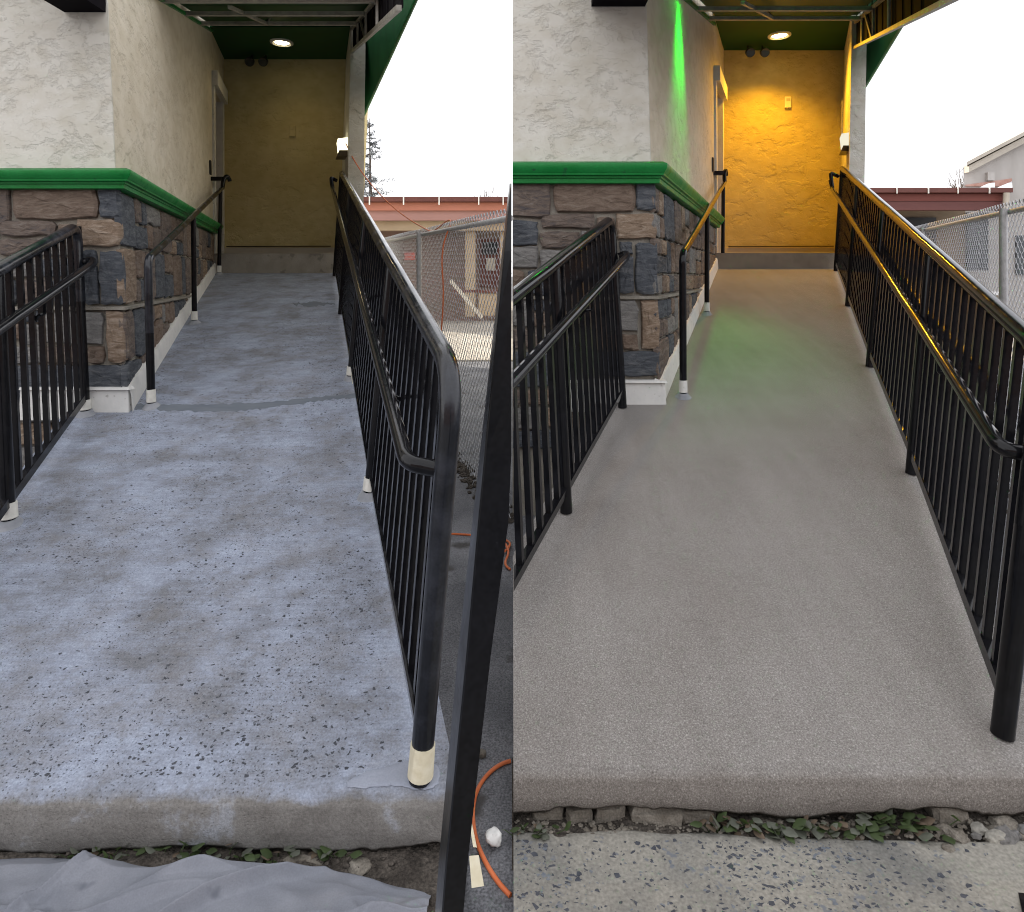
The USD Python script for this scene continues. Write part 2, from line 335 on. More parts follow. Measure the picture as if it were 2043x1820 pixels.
# sand-textured coating of the right ramp, front face darkened as painted shade
usdkit.material(stage, L + 'coating_sand', {
    'g': ('geometry', {}), 'n1': ('noise_texture', {'scale': 210, 'detail': 4, 'roughness': 0.75}), 'n2': ('noise_texture', {'scale': 1.1, 'detail': 7, 'roughness': 0.65}),
    'r1': ('rgb_ramp', {'ramp': [(0.28, (0.110, 0.101, 0.094)), (0.45, (0.232, 0.219, 0.205)), (0.56, (0.300, 0.285, 0.270)), (0.74, (0.60, 0.58, 0.555))]}),
    'r2': ('rgb_ramp', {'ramp': [(0.30, (0.87, 0.85, 0.84)), (0.52, (1.0, 1.0, 1.0)), (0.70, (1.08, 1.08, 1.09))]}), 'm': ('mix_color', {'blend_type': 'multiply', 'fac': 1.0, 'use_clamp': False}),
    'mr': ('mapping', {'scale': (9, 0.9, 1), 'rotation': (0, 0, 0.39)}), 'n3': ('noise_texture', {'scale': 1.0, 'detail': 3}), 'r3': ('rgb_ramp', {'ramp': [(0.35, (0.955,) * 3), (0.65, (1.035,) * 3)]}),
    'm3': ('mix_color', {'blend_type': 'multiply', 'fac': 1.0, 'use_clamp': False}),
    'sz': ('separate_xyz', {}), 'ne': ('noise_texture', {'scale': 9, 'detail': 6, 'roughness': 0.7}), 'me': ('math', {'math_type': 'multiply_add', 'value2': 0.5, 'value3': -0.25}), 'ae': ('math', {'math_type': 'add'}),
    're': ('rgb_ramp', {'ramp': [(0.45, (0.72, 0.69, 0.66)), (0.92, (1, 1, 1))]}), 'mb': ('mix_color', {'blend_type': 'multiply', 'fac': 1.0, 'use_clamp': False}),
    'b': ('bump', {'strength': 0.8, 'distance': 0.004}), 'p': ('principled_bsdf', {'roughness': 0.92, 'specular_ior_level': 0.2})},
    [('g.position', 'n1.vector'), ('g.position', 'n2.vector'), ('n1.fac', 'r1.fac'), ('n2.fac', 'r2.fac'), ('r1.color', 'm.a'), ('r2.color', 'm.b'),
     ('g.position', 'mr.vector'), ('mr.vector', 'n3.vector'), ('n3.fac', 'r3.fac'), ('m.result', 'm3.a'), ('r3.color', 'm3.b'),
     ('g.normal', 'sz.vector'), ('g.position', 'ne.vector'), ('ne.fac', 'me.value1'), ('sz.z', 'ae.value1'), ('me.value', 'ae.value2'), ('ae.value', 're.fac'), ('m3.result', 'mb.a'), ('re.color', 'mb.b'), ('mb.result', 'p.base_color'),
     ('n1.fac', 'b.height'), ('b.normal', 'p.normal')], surface='p.BSDF')

noisy('landing_tan', (0.25, 0.225, 0.185), (0.33, 0.30, 0.25), scale=5, rough=0.85, fine=0.2, fscale=150, bump=0.2, bscale=60, c3=(0.19, 0.17, 0.14), s3=8, t3=0.6)
noisy('landing_coated', (0.20, 0.165, 0.13), (0.26, 0.215, 0.17), scale=5, rough=0.9, fine=0.3, fscale=220, bump=0.3, bscale=200)
noisy('coating_face_shade', (0.125, 0.112, 0.10), (0.175, 0.16, 0.145), scale=4, rough=0.9, fine=0.5, fscale=330, bump=0.4, bscale=260, bdist=0.004, c3=(0.20, 0.19, 0.178), s3=6, t3=0.6)  # darker coating tone that paints in the shade of the front face
STONES = {'dark': ((0.028, 0.032, 0.040), (0.075, 0.083, 0.095), (0.165, 0.17, 0.175)), 'brown': ((0.080, 0.056, 0.041), (0.160, 0.117, 0.089), (0.25, 0.205, 0.165)),
          'tan': ((0.11, 0.073, 0.047), (0.235, 0.172, 0.122), (0.40, 0.335, 0.27)), 'grey': ((0.095, 0.092, 0.09), (0.185, 0.178, 0.168), (0.28, 0.272, 0.258)),
          'mixed': ((0.045, 0.046, 0.056), (0.14, 0.108, 0.088), (0.23, 0.20, 0.175)), 'rust': ((0.10, 0.066, 0.046), (0.175, 0.128, 0.097), (0.25, 0.215, 0.185))}
for k, (a, b, c) in STONES.items():
    usdkit.material(stage, L + 'stone_' + k, {
        'g': ('geometry', {}), 'mp': ('mapping', {'scale': (3, 3, 13)}), 'n': ('noise_texture', {'scale': 2.6, 'detail': 9, 'roughness': 0.72, 'distortion': 0.8}),
        'r': ('rgb_ramp', {'ramp': [(0.30, a), (0.50, b), (0.72, c)]}), 'n2': ('noise_texture', {'scale': 60, 'detail': 5, 'roughness': 0.7}),
        'mh': ('math', {'math_type': 'multiply_add', 'value2': 0.5}), 'bp': ('bump', {'strength': 0.7, 'distance': 0.016}),
        'p': ('principled_bsdf', {'roughness': 0.85, 'specular_ior_level': 0.3})},
        [('g.position', 'mp.vector'), ('mp.vector', 'n.vector'), ('n.fac', 'r.fac'), ('r.color', 'p.base_color'), ('g.position', 'n2.vector'), ('n2.fac', 'mh.value1'), ('n.fac', 'mh.value3'),
         ('mh.value', 'bp.height'), ('bp.normal', 'p.normal')], surface='p.BSDF')

# ------------------------------------------------------------------ the two sites
class Site: pass
A = Site()      # the old ramp, left
A.ax = (596 - U0) / F; A.yc = 4.06; A.xc = (250 - U0) * A.yc / F; A.lean = -0.0463; A.zl = -0.72
A.low = (-1.8253, 0.2454); A.up = (-1.665, 0.207); A.yb = 4.17; A.y0 = 1.733; A.yl = 8.2; A.yback = 9.4
A.xmin, A.xmax = -60.0, -0.006
A.zm0, A.zm1 = 0.532, 0.655; A.zceil = 3.12
B = Site()      # the coated ramp, right
B.ax = (1556 - U0) / F; B.yc = 4.246; B.xc = (1310 - U0) * B.yc / F; B.lean = -0.027; B.zl = -0.75
B.low = (-1.842, 0.2415); B.up = (-1.842, 0.2415); B.yb = 4.17; B.y0 = 1.83; B.yl = 8.0; B.yback = 9.4
B.xmin, B.xmax = 0.004, 60.0
B.zm0, B.zm1 = 0.592, 0.728; B.zceil = 3.25

def rz(S, Y):                    # ramp height relative to the eye
    a, s = S.low if Y < S.yb else S.up
    return min(a + s * Y, S.up[0] + S.up[1] * S.yl)

def on(S, u, v):                 # point of the ramp seen in the survey at (u, v)
    k = (v - V0) / F
    Y = -S.low[0] / (S.low[1] + k)
    if Y > S.yb:
        Y = -S.up[0] / (S.up[1] + k)
    return P(u, v, Y)

def xside(S, Y, z, o=0.0):       # side wall along the ramp; o: outwards
    t = np.clip((Y - S.yc) / (S.yback - S.yc), 0, 1)
    return S.xc + S.ax * (Y - S.yc) + S.lean * (z - S.zl) * (1 - t) + o * math.hypot(1, S.ax)

# ------------------------------------------------------------------ ground
def gz(x, y):
    n = meshkit.fbm(np.stack([x * 2.1, y * 2.1, 0 * x], -1), 4, 3) - 0.5
    return 0.035 * n * np.exp(-((y - 4) / 9) ** 2)

def make_ground():
    xs = np.concatenate([[-400, -120, -50, -25], np.linspace(-12, 12, 161), [25, 50, 120, 400]])
    ys = np.concatenate([[-300, -90, -30, -10, -4], np.linspace(-1, 14, 121), [18, 24, 40, 90, 300, 900]])
    X, Y = np.meshgrid(xs, ys, indexing='ij')
    Z = gz(X, Y) - 0.02
    i = np.arange(X.size).reshape(X.shape)
    f = np.stack([i[:-1, :-1], i[1:, :-1], i[1:, 1:], i[:-1, 1:]], -1).reshape(-1, 4)
    return np.stack([X.ravel(), Y.ravel(), Z.ravel()], -1), f
single('ground', make_ground(), 'asphalt', 'rough grey asphalt ground beside the ramps', 'ground', smooth=True, kind='structure')
single('parking_lot', box(-14, 16, 11.9, 40, -0.2, 0.012), 'lot_concrete', 'pale concrete lot beyond the chain link fences', 'pavement', kind='structure')

# ------------------------------------------------------------------ ramps
def ramp(S, name, label, mat, face, xl, xr, zbot, seed):
    root = thing(name, label, 'ramp', (0.5 * (xl(S.y0) + xr(S.y0)), S.y0, 0))
    ys = np.concatenate([np.linspace(S.yl + 0.02, S.y0 + 0.042, 150)])
    prof = [(y, E + rz(S, y)) for y in ys]
    NR = 0.042
    z0 = E + rz(S, S.y0 + NR)
    for a in np.linspace(0.15, 1.0, 8) * math.pi / 2:         # rounded nose
        prof.append((S.y0 + NR - NR * math.sin(a), z0 - 0.030 * (1 - math.cos(a)) - 0.010 * math.sin(a)))
    zn = prof[-1][1]
    for t in np.linspace(0.15, 1, 8):
        prof.append((S.y0 - 0.008 * math.sin(t * 3), zn + (zbot - zn) * t))
    prof.append((S.y0 + 0.10, zbot + 0.012)); prof.append((S.y0 + 0.30, zbot - 0.0))
    prof = np.array(prof); n = len(prof)
    nx = 200
    T = np.linspace(0, 1, nx)
    X = np.array([[xl(y) + (xr(y) - xl(y)) * t for t in T] for y, _ in prof])
    Y = np.repeat(prof[:, :1], nx, 1); Z = np.repeat(prof[:, 1:], nx, 1)
    nz = meshkit.fbm(np.stack([X * 3, Y * 3, Z * 3], -1), 4, seed) - 0.5
    Z = Z + 0.008 * nz
    edge = meshkit.fbm(np.stack([X * 5, 0 * X + 3.3, 0 * X], -1), 6, seed + 9) - 0.5
    edge = edge + 0.5 * np.clip(meshkit.fbm(np.stack([X * 15, 0 * X + 1.3, 0 * X], -1), 3, seed + 19) - 0.52, 0, 1)
    w = np.zeros(n); w[-10:-2] = np.linspace(0, 1, 8) ** 2; w[-2:] = 1
    Z = Z + w[:, None] * (0.075 * edge)
    Y = Y - (np.arange(n) >= n - 18)[:, None] * 0.022 * nz
    i = np.arange(n * nx).reshape(n, nx)
    f = np.stack([i[:-1, :-1], i[1:, :-1], i[1:, 1:], i[:-1, 1:]], -1).reshape(-1, 4)
    top = (np.stack([X.ravel(), Y.ravel(), Z.ravel()], -1), f)
    part('slab', top, mat, root, smooth=True)
    sides = []
    for col in (0, nx - 1):
        v = np.stack([X[:, col], Y[:, col], Z[:, col]], -1)[:158]
        lo = v.copy(); lo[:, 2] = np.minimum(-0.05, lo[:, 2])
        k = len(v); q = np.arange(k - 1)
        sides.append((np.vstack([v, lo]), np.stack([q, q + 1, q + 1 + k, q + k], -1)))
    sd_ = cat(sides)
    part('slab_side', sd_, mat, root, smooth=False)
    return root

def lineX(p, q):
    return lambda y: p[0] + (q[0] - p[0]) * (y - p[1]) / (q[1] - p[1])
aL = lineX(on(A, 170, 825), on(A, 18, 1045)); aR = lineX(on(A, 838, 1548), on(A, 668, 549))
bL = lineX(on(B, 1242, 812), on(B, 1130, 1020)); bR = lineX(on(B, 2000, 1470), on(B, 1668, 541))
aXL = lambda y: aL(y) - 0.13 if y < A.yc else xside(A, y, rz(A, y), -0.03)
aXR = lambda y: min(aR(y) + 0.10, A.xmax)
bXL = lambda y: max(bL(y) - 0.13, B.xmin) if y < B.yc else xside(B, y, rz(B, y), -0.03)
bXR = lambda y: bR(y) + 0.13
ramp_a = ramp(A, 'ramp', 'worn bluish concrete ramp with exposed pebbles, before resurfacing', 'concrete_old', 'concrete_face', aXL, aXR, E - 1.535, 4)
ramp_b = ramp(B, 'ramp', 'ramp covered with smooth speckled tan sand coating', 'coating_sand', 'coating_face_shade', bXL, bXR, E - 1.505, 11)

def chips(n, place, size, seed, thick=0.002):
    r = np.random.default_rng(seed)
    ms, k = [], 0
    vs, fs = [], []
    for _ in range(n):
        got = place(r)
        if got is None:
            continue
        c, ex, ey, nn = got
        s = size(r)
        m = r.integers(5, 8)
        ang = np.sort(r.uniform(0, 2 * np.pi, m)); st = r.uniform(0.35, 1.0); ph = r.uniform(-0.5, 0.5)
        rad = s * r.uniform(0.55, 1.0, m)
        a, b = rad * np.cos(ang), rad * np.sin(ang) * st
        a, b = a * math.cos(ph) - b * math.sin(ph), a * math.sin(ph) + b * math.cos(ph)
        ring = c + a[:, None] * ex + b[:, None] * ey
        v = np.vstack([ring - nn * 0.004, c + (ring - c) * 0.85 + nn * thick, [c + nn * (thick * 1.3)]])
        q = np.arange(m)
        f = [(i, (i + 1) % m, m + (i + 1) % m) for i in q] + [(i, m + (i + 1) % m, m + i) for i in q] + [(m + i, m + (i + 1) % m, 2 * m) for i in q]
        vs.append(v); fs.append(np.array(f) + k); k += len(v)
    return np.vstack(vs), np.vstack(fs)

def ramp_place(S, xl, xr, y_lo, y_hi):
    def place(r):
        y = y_lo + (y_hi - y_lo) * r.uniform() ** 1.35
        x = xl(y) + 0.06 + (xr(y) - xl(y) - 0.2) * r.uniform()
        d = meshkit.fbm(np.array([[x * 1.7, y * 1.7, 5.0]]), 3, 21)[0]
        if d < r.uniform(0.34, 0.60):
            return None
        s = (S.low if y < S.yb else S.up)[1]
        nn = np.array([0, -s, 1.0]) / math.hypot(1, s)
        z = E + rz(S, y) + 0.008 * (meshkit.fbm(np.array([[x * 3, y * 3, (E + rz(S, y)) * 3]]), 4, 4)[0] - 0.5)
        return np.array([x, y, z]), np.array([1.0, 0, 0]), np.array([0, 1.0, s]) / math.hypot(1, s), nn
    return place
part('pebbles', chips(20000, ramp_place(A, aXL, aXR, 1.80, 6.2), lambda r: 0.0015 + 0.0100 * r.uniform() ** 4.8, 31, 0.0006), 'chip_dark', ramp_a, kind='stuff')

# trowelled cement repairs on the old ramp
def patch(S, poly, lift=0.004, seed=1):
    pts = np.array([on(S, u, v) for u, v in poly]); pts[:, 2] += lift + 0.002
    n = len(pts); c = pts.mean(0)
    out = [pts]
    return np.vstack([pts, [c], pts - [0, 0, 0.012]]), np.array([(i, (i + 1) % n, n) for i in range(n)] + [(i, n + 1 + i, (i + 1) % n) for i in range(n)] + [((i + 1) % n, n + 1 + i, n + 1 + (i + 1) % n) for i in range(n)])

def strip(S, top, bot, n=60, lift=0.006, seed=2):
    us = np.linspace(top[0][0], top[-1][0], n)
    r = np.random.default_rng(seed)
    vt = np.interp(us, *zip(*top)) + r.normal(0, 1.2, n); vb = np.interp(us, *zip(*bot)) + r.normal(0, 1.6, n)
    a = np.array([on(S, u, v) for u, v in zip(us, vt)]); b = np.array([on(S, u, v) for u, v in zip(us, vb)])
    m = 0.5 * (a + b); m[:, 2] += lift; a[:, 2] -= 0.003; b[:, 2] -= 0.003
    m1, m2 = a * 0.85 + b * 0.15, a * 0.15 + b * 0.85
    m1[:, 2] = m1[:, 2] + lift; m2[:, 2] = m2[:, 2] + lift
    v = np.vstack([a, m1, m2, b]); q = np.arange(n - 1)
    f = np.vstack([np.stack([q + k * n, q + k * n + n, q + 1 + k * n + n, q + 1 + k * n], -1) for k in range(3)])
    return v, f
part('cement_joint', strip(A, [(258, 806), (400, 806), (540, 801), (620, 793), (712, 784)], [(258, 818), (400, 822), (470, 824), (545, 815), (620, 802), (712, 794)]), 'patch_cement', ramp_a, smooth=True)
part('cement_patch', strip(A, [(585, 606), (612, 603), (622, 600), (650, 604), (668, 605)], [(585, 607), (605, 611), (620, 613), (640, 610), (668, 607)], 24, 0.005), 'patch_cement', ramp_a, smooth=True)

def blob(S, pts, mat, lift=0.004, seed=3):
    from scipy.interpolate import splprep, splev
    p = np.array(pts + [pts[0]], float); tck, _ = splprep(p.T, s=0, per=True)
    uu = np.array(splev(np.linspace(0, 1, 60, endpoint=False), tck)).T + np.random.default_rng(seed).normal(0, 1.2, (60, 2))
    c = uu.mean(0); rings = []
    for k, l in ((1.0, -0.003), (0.93, lift), (0.6, lift * 1.15), (0.25, lift * 1.15)):
        q = np.array([on(S, *(c + (a - c) * k)) for a in uu]); q[:, 2] += l + 0.003; rings.append(q)
    v = np.vstack(rings + [rings[-1].mean(0)[None]]); f = []
    for k in range(3):
        for i in range(60):
            f += [(k * 60 + i, k * 60 + 60 + i, k * 60 + 60 + (i + 1) % 60), (k * 60 + i, k * 60 + 60 + (i + 1) % 60, k * 60 + (i + 1) % 60)]
    f += [(180 + (i + 1) % 60, 180 + i, 240) for i in range(60)]
    return v, np.array(f)
part('cement_patch', blob(A, [(690, 1566), (722, 1545), (770, 1532), (800, 1524), (850, 1518), (878, 1540), (872, 1566), (800, 1570), (740, 1570)], 'x', 0.002, 3), 'patch_smooth', ramp_a, smooth=True)
# landing steps at the top
for S, rt, mat, w0, v_top, v_bot in ((A, ramp_a, 'landing_tan', 668, 506, 545), (B, ramp_b, 'landing_coated', 1668, 505, 535)):
    zt = E + (550 - v_top) / F * S.yl; zb = E + rz(S, S.yl) - 0.1
    xr = (w0 - U0) * S.yl / F + 0.3
    part('landing', rbox(xside(S, S.yl, 0, -0.05), xr, S.yl, S.yback + 0.1, zb, zt, 0.012) if False else hexa([
        (xside(S, S.yl, 0, -0.02), S.yl, zb), (xr, S.yl, zb), (xr + S.ax * 1.3, S.yback + 0.1, zb), (xside(S, S.yback + 0.1, 0, -0.02), S.yback + 0.1, zb),
        (xside(S, S.yl, 0, -0.02), S.yl, zt), (xr, S.yl, zt), (xr + S.ax * 1.3, S.yback + 0.1, zt), (xside(S, S.yback + 0.1, 0, -0.02), S.yback + 0.1, zt)]), mat, rt)
    S.zland = zt

# ------------------------------------------------------------------ buildings
def stone_mesh(a0, a1, z0, z1, mapf, r, proud=0.027, clip=None):
    w, h = a1 - a0, z1 - z0
    j = min(0.012, 0.09 * min(w, h))
    c = [(a0, z0), (a1, z0), (a1, z1), (a0, z1)]
    pts = []
    for k in range(4):
        p, q = np.array(c[k]), np.array(c[(k + 1) % 4])
        m = 4 if np.linalg.norm(q - p) > 0.12 else 3
        for t in range(m):
            pts.append(p + (q - p) * (t / m) + (0 if t else 1) * (np.array([(a0 + a1) / 2, (z0 + z1) / 2]) - p) * 0.06 + r.normal(0, j * 0.42, 2))
    pts = np.array(pts); n = len(pts); ctr = pts.mean(0)
    def ring(k, d):
        q = ctr + (pts - ctr) * (1 - k)
        return np.column_stack([q, d])
    ins = 0.011 / max(0.05, min(w, h))
    rings = [ring(0, np.full(n, -0.012)), ring(0.0, proud * r.uniform(0.5, 0.72, n)), ring(ins * 1.2, proud * r.uniform(0.88, 1.02, n)), ring(0.42, proud * r.uniform(0.92, 1.18, n)), ring(0.75, proud * r.uniform(0.92, 1.2, n))]
    v = np.vstack(rings + [np.array([[ctr[0], ctr[1], proud * r.uniform(1.0, 1.18)]])])
    f = []
    for k in range(4):
        for i in range(n):
            A_, B_ = k * n + i, k * n + (i + 1) % n
            f += [(A_, B_, B_ + n), (A_, B_ + n, A_ + n)]
    f += [(4 * n + i, 4 * n + (i + 1) % n, 5 * n) for i in range(n)]
    return np.array([mapf(a, z, o) for a, z, o in v]), np.array(f)

FRONT = [  # the stones of the front face, read off the photograph (survey crop units): x0 x1 y0 y1 kind
    (-40, 268, 150, 392, 'mixed'), (292, 845, 150, 358, 'brown'), (855, 1003, 150, 345, 'dark'),
    (-40, 182, 412, 582, 'dark'), (198, 572, 372, 470, 'mixed'), (590, 712, 392, 470, 'brown'), (722, 1016, 365, 540, 'tan'),
    (190, 470, 492, 602, 'mixed'), (480, 712, 488, 600, 'grey'), (-40, 180, 600, 742, 'grey'), (192, 440, 620, 740, 'grey'), (452, 728, 616, 740, 'dark'), (745, 830, 562, 645, 'dark'), (852, 1008, 568, 925, 'dark'),
    (-40, 90, 765, 930, 'brown'), (102, 300, 760, 930, 'dark'), (312, 540, 758, 928, 'mixed'), (552, 730, 760, 930, 'dark'), (742, 838, 660, 920, 'dark'),
    (-40, 140, 962, 1150, 'grey'), (152, 232, 964, 1040, 'dark'), (150, 330, 1050, 1150, 'rust'), (246, 470, 962, 1040, 'dark'), (345, 470, 1050, 1190, 'grey'), (482, 866, 970, 1182, 'grey'), (888, 1012, 965, 1305, 'tan'),
    (-40, 190, 1165, 1300, 'mixed'), (200, 470, 1200, 1312, 'grey'), (482, 750, 1196, 1312, 'mixed'), (766, 868, 1200, 1312, 'brown'),
    (-40, 250, 1325, 1570, 'dark'), (262, 740, 1325, 1592, 'dark'), (752, 1046, 1326, 1494, 'dark'),
    (-40, 60, 1585, 1700, 'mixed'), (70, 330, 1590, 1690, 'rust'), (345, 640, 1608, 1700, 'grey'), (655, 900, 1610, 1700, 'dark'),
    (-40, 200, 1712, 1860, 'grey'), (212, 520, 1706, 1850, 'tan'), (532, 800, 1712, 1850, 'mixed'),
    (-40, 300, 1872, 1990, 'dark'), (312, 620, 1862, 1990, 'grey'), (632, 900, 1862, 1990, 'brown')]
KINDS = ['dark', 'brown', 'mixed', 'grey', 'dark', 'mixed', 'rust', 'tan']

def building(S, label, x_far, col_px, seed):
    r = np.random.default_rng(seed)
    left = S is A
    b = thing('ramp_building', label, 'building', (S.xc, S.yc, 0))
    TOP = E + (4.4 if left else 3.7)
    fy = S.yc
    def X(Y, z, o=0.0): return xside(S, Y, z - E, o)
    # front wall (stucco) and its stone-clad foot: two mortar-bedded bodies
    zj = E + S.zm0 + 0.06
    def slabx(x0, z0, z1, y0, y1, o=0.0):
        return hexa([(x0, y0, z0), (X(y0, z0, o), y0, z0), (X(y1, z0, o), y1, z0), (x0, y1, z0), (x0, y0, z1), (X(y0, z1, o), y0, z1), (X(y1, z1, o), y1, z1), (x0, y1, z1)])
    front = part('front_wall', slabx(x_far, zj, TOP, fy, fy + 0.02), 'stucco_cream', b)
    # side wall split at the door
    def sidewall(y0, y1, z0, z1, t=0.3, o=0.0):
        return hexa([(X(y0, z0, o) - t, y0, z0), (X(y0, z0, o), y0, z0), (X(y1, z0, o), y1, z0), (X(y1, z0, o) - t, y1, z0), (X(y0, z1, o) - t, y0, z1), (X(y0, z1, o), y0, z1), (X(y1, z1, o), y1, z1), (X(y1, z1, o) - t, y1, z1)])
    dy0, dy1, dz1 = S.yl + 0.16, S.yl + 1.0, S.zland + 2.15
    part('side_wall', sidewall(fy + 0.022, dy0, zj, TOP), 'stucco_beige', b)
    part('side_wall', sidewall(dy0 + 0.003, dy1, dz1, TOP, o=0.0), 'stucco_beige', b)
    part('side_wall', sidewall(dy1 + 0.003, S.yback + 0.3, S.zland - 0.3, TOP), 'stucco_beige', b)
    # door
    d = part('door', sidewall(dy0 + 0.07, dy1 - 0.07, S.zland + 0.01, dz1 - 0.07, 0.05, -0.07), 'wood_door', b)
    part('glass', sidewall(dy0 + 0.2, dy1 - 0.2, S.zland + 0.9, dz1 - 0.25, 0.02, -0.06), 'glass_dark', d)
    part('handle', tube(fillet([(X(dy0 + 0.14, S.zland + 1.0, -0.07), dy0 + 0.14, S.zland + 1.0), (X(dy0 + 0.14, S.zland + 1.0, 0.0), dy0 + 0.14, S.zland + 1.0), (X(dy0 + 0.25, S.zland + 1.0, 0.0), dy0 + 0.25, S.zland + 1.0)], 0.02), 0.012, 8), 'bronze_metal', d, smooth=40)
    for (y0, y1, z0, z1) in ((dy0 - 0.045, dy0 + 0.07, S.zland, dz1), (dy1 - 0.07, dy1 + 0.045, S.zland, dz1)):
        part('door_casing', sidewall(y0, y1, z0, z1, 0.14, 0.028), 'paint_white_aged', b)
    part('door_header', sidewall(dy0 - 0.05, dy1 + 0.05, dz1 + 0.003, dz1 + 0.19, 0.12, 0.075), 'paint_white_aged', b)
    # keypad and switch box beside the door
    part('switch_box', sidewall(S.yl - 0.18, S.yl - 0.10, E + 1.25, E + 1.42, 0.02, 0.022), 'black_plastic', b)
    # stone foot
    zb = -0.05
    sx0 = max(x_far, S.xc - 3.6)
    foot = part('stone_foot', slabx(x_far, zb, zj - 0.003, fy + 0.004, fy + 0.3), 'mortar', b)
    foot2 = part('stone_foot', sidewall(fy + 0.307, dy0 - 0.05, zb, zj - 0.003, 0.3, -0.004), 'mortar', b)
    yref = 4.246
    def mapfront(a, z, o):
        x = X(fy, E + z) + a + 0.012 * min(1, max(0, 1 + a / 0.2))
        return (max(x, S.xmin + 0.002) if not left else x, fy - o, E + z)
    cells = []
    for x0, x1, y0, y1, kd in FRONT:
        vv = [326.9 + y * 0.2874 for y in (y0, y1)]
        uc = 1310 - 0.027 * (780 - 0.5 * sum(vv))
        a0, a1 = [(1021.5 + x * 0.2874 - uc) * yref / F for x in (x0, x1)]
        z1, z0 = [(550 - v) * yref / F - 0.592 + S.zm0 + 0.018 for v in vv]
        cells.append((a0, min(a1, 0.012), z0, z1, kd))
    if left:
        z = S.zm0 - 0.01
        while z > -1.5:
            h = r.uniform(0.09, 0.19); a = -1.02
            while a > -3.3:
                w = r.uniform(0.14, 0.42)
                cells.append((a - w, a - 0.014, z - h, z - 0.014, KINDS[r.integers(8)]))
                a -= w
            z -= h
    for a0, a1, z0, z1, kd in cells:
        if not left and X(fy, E + z0) + a1 < 0.03:
            continue
        part('stone', stone_mesh(a0, a1, z0, z1, mapfront, r), 'stone_' + kd, foot)
    def mapside(a, z, o):
        Y = fy - 0.03 + a
        nn = np.array([1, -S.ax]) / math.hypot(1, S.ax)
        return (X(Y, E + z) + nn[0] * o, Y + nn[1] * o, E + z)
    zled = S.zm0 - 0.735
    bands = []
    for top, bot in ((S.zm0 - 0.008, zled + 0.016), (zled - 0.016, -1.5)):
        z = top
        while z - bot > 0.05:
            h = r.uniform(0.20, 0.36)
            if z - bot - h < 0.09: h = z - bot
            bands.append((z, z - h)); z -= h
    for z1, z0 in bands:
        a = 0.0
        while a < dy0 - fy - 0.06:
            w = r.uniform(0.19, 0.46)
            w = min(w, dy0 - fy - 0.05 - a)
            if E + z1 > E + rz(S, fy + a + w) - 0.0 and w > 0.05:
                sub = [(z1, z0)]
                if z1 - z0 > 0.2 and r.uniform() < 0.55:
                    zm = z0 + (z1 - z0) * r.uniform(0.35, 0.65); sub = [(z1, zm), (zm, z0)]
                for s1, s0 in sub:
                    if r.uniform() < 0.4 and w > 0.26:
                        wm = w * r.uniform(0.35, 0.65); cuts = [(0, wm), (wm, w)]
                    else: cuts = [(0, w)]
                    for c0, c1 in cuts:
                        part('stone', stone_mesh(a + c0 + 0.007, a + c1 - 0.007, s0 + 0.007, s1 - 0.007, mapside, r, 0.025), 'stone_' + KINDS[r.integers(8)], foot2)
            a += w
    # mortar ledge round the foot
    def band(prof, mat, name, y_end, extra=0.0, smooth=False):   # profile (out, z rel) swept along front and side with a mitre
        ks = []
        hy = math.hypot(1, S.ax)
        for o, z in prof:
            x0 = x_far
            zc = E + z
            xc = X(fy, zc)
            # corner: front offset plane y=fy-o, side line offset o
            yk = fy - o; xk = xc + S.ax * (yk - fy) + o * hy
            ye = y_end - o * S.ax / hy; xe = X(ye, zc) + o * hy
            ks.append([(x0, yk, zc), (xk, yk, zc), (xe, ye, zc)])
        ks = np.array(ks); n = len(prof)
        v = ks.transpose(1, 0, 2).reshape(-1, 3)
        f = []
        for seg in range(2):
            for i in range(n):
                j = (i + 1) % n
                f.append((seg * n + i, seg * n + j, seg * n + n + j, seg * n + n + i))
        f = np.array(f); f = np.vstack([f[:, [0, 1, 2]], f[:, [0, 2, 3]]])
        caps = [(0, i + 1, i) for i in range(1, n - 1)] + [(2 * n, 2 * n + i, 2 * n + i + 1) for i in range(1, n - 1)]
        return part(name, (v, np.vstack([f, caps])), mat, b, smooth=smooth)
    band([(-0.01, zled - 0.010), (0.030, zled - 0.010), (0.034, zled + 0.008), (-0.01, zled + 0.014)], 'mortar', 'ledge', fy + 3.2)
    h = S.zm1 - S.zm0; z0 = S.zm0
    prof = [(-0.01, z0), (0.055, z0), (0.062, z0 + 0.03 * h), (0.064, z0 + 0.22 * h), (0.074, z0 + 0.25 * h), (0.076, z0 + 0.33 * h), (0.092, z0 + 0.37 * h), (0.095, z0 + 0.45 * h)]
    for t in np.linspace(0, 1, 7):
        prof.append((0.098 + 0.022 * math.sin(t * math.pi * 0.62) * 1.0, z0 + h * (0.47 + 0.42 * t)))
    prof += [(0.102, z0 + 0.95 * h), (0.09, z0 + h), (-0.01, z0 + h + 0.012)]
    band(prof, 'paint_green', 'green_moulding', dy0 - 0.04, smooth=28)
    # white base trim: front piece level, side piece following the ramp
    zf1 = rz(S, fy) + 0.125
    lo = fy - 0.06
    xw = X(fy, E + zf1)
    part('base_trim', hexa([(xw - 0.62, fy - 0.055, E + rz(S, fy) - 0.06), (xw + 0.055, fy - 0.055, E + rz(S, fy) - 0.06), (xw + 0.055, fy - 0.002, E + rz(S, fy) - 0.06), (xw - 0.62, fy - 0.002, E + rz(S, fy) - 0.06),
                            (xw - 0.62, fy - 0.045, E + zf1), (xw + 0.045, fy - 0.045, E + zf1), (xw + 0.045, fy - 0.002, E + zf1), (xw - 0.62, fy - 0.002, E + zf1)]), 'paint_white_aged', b)
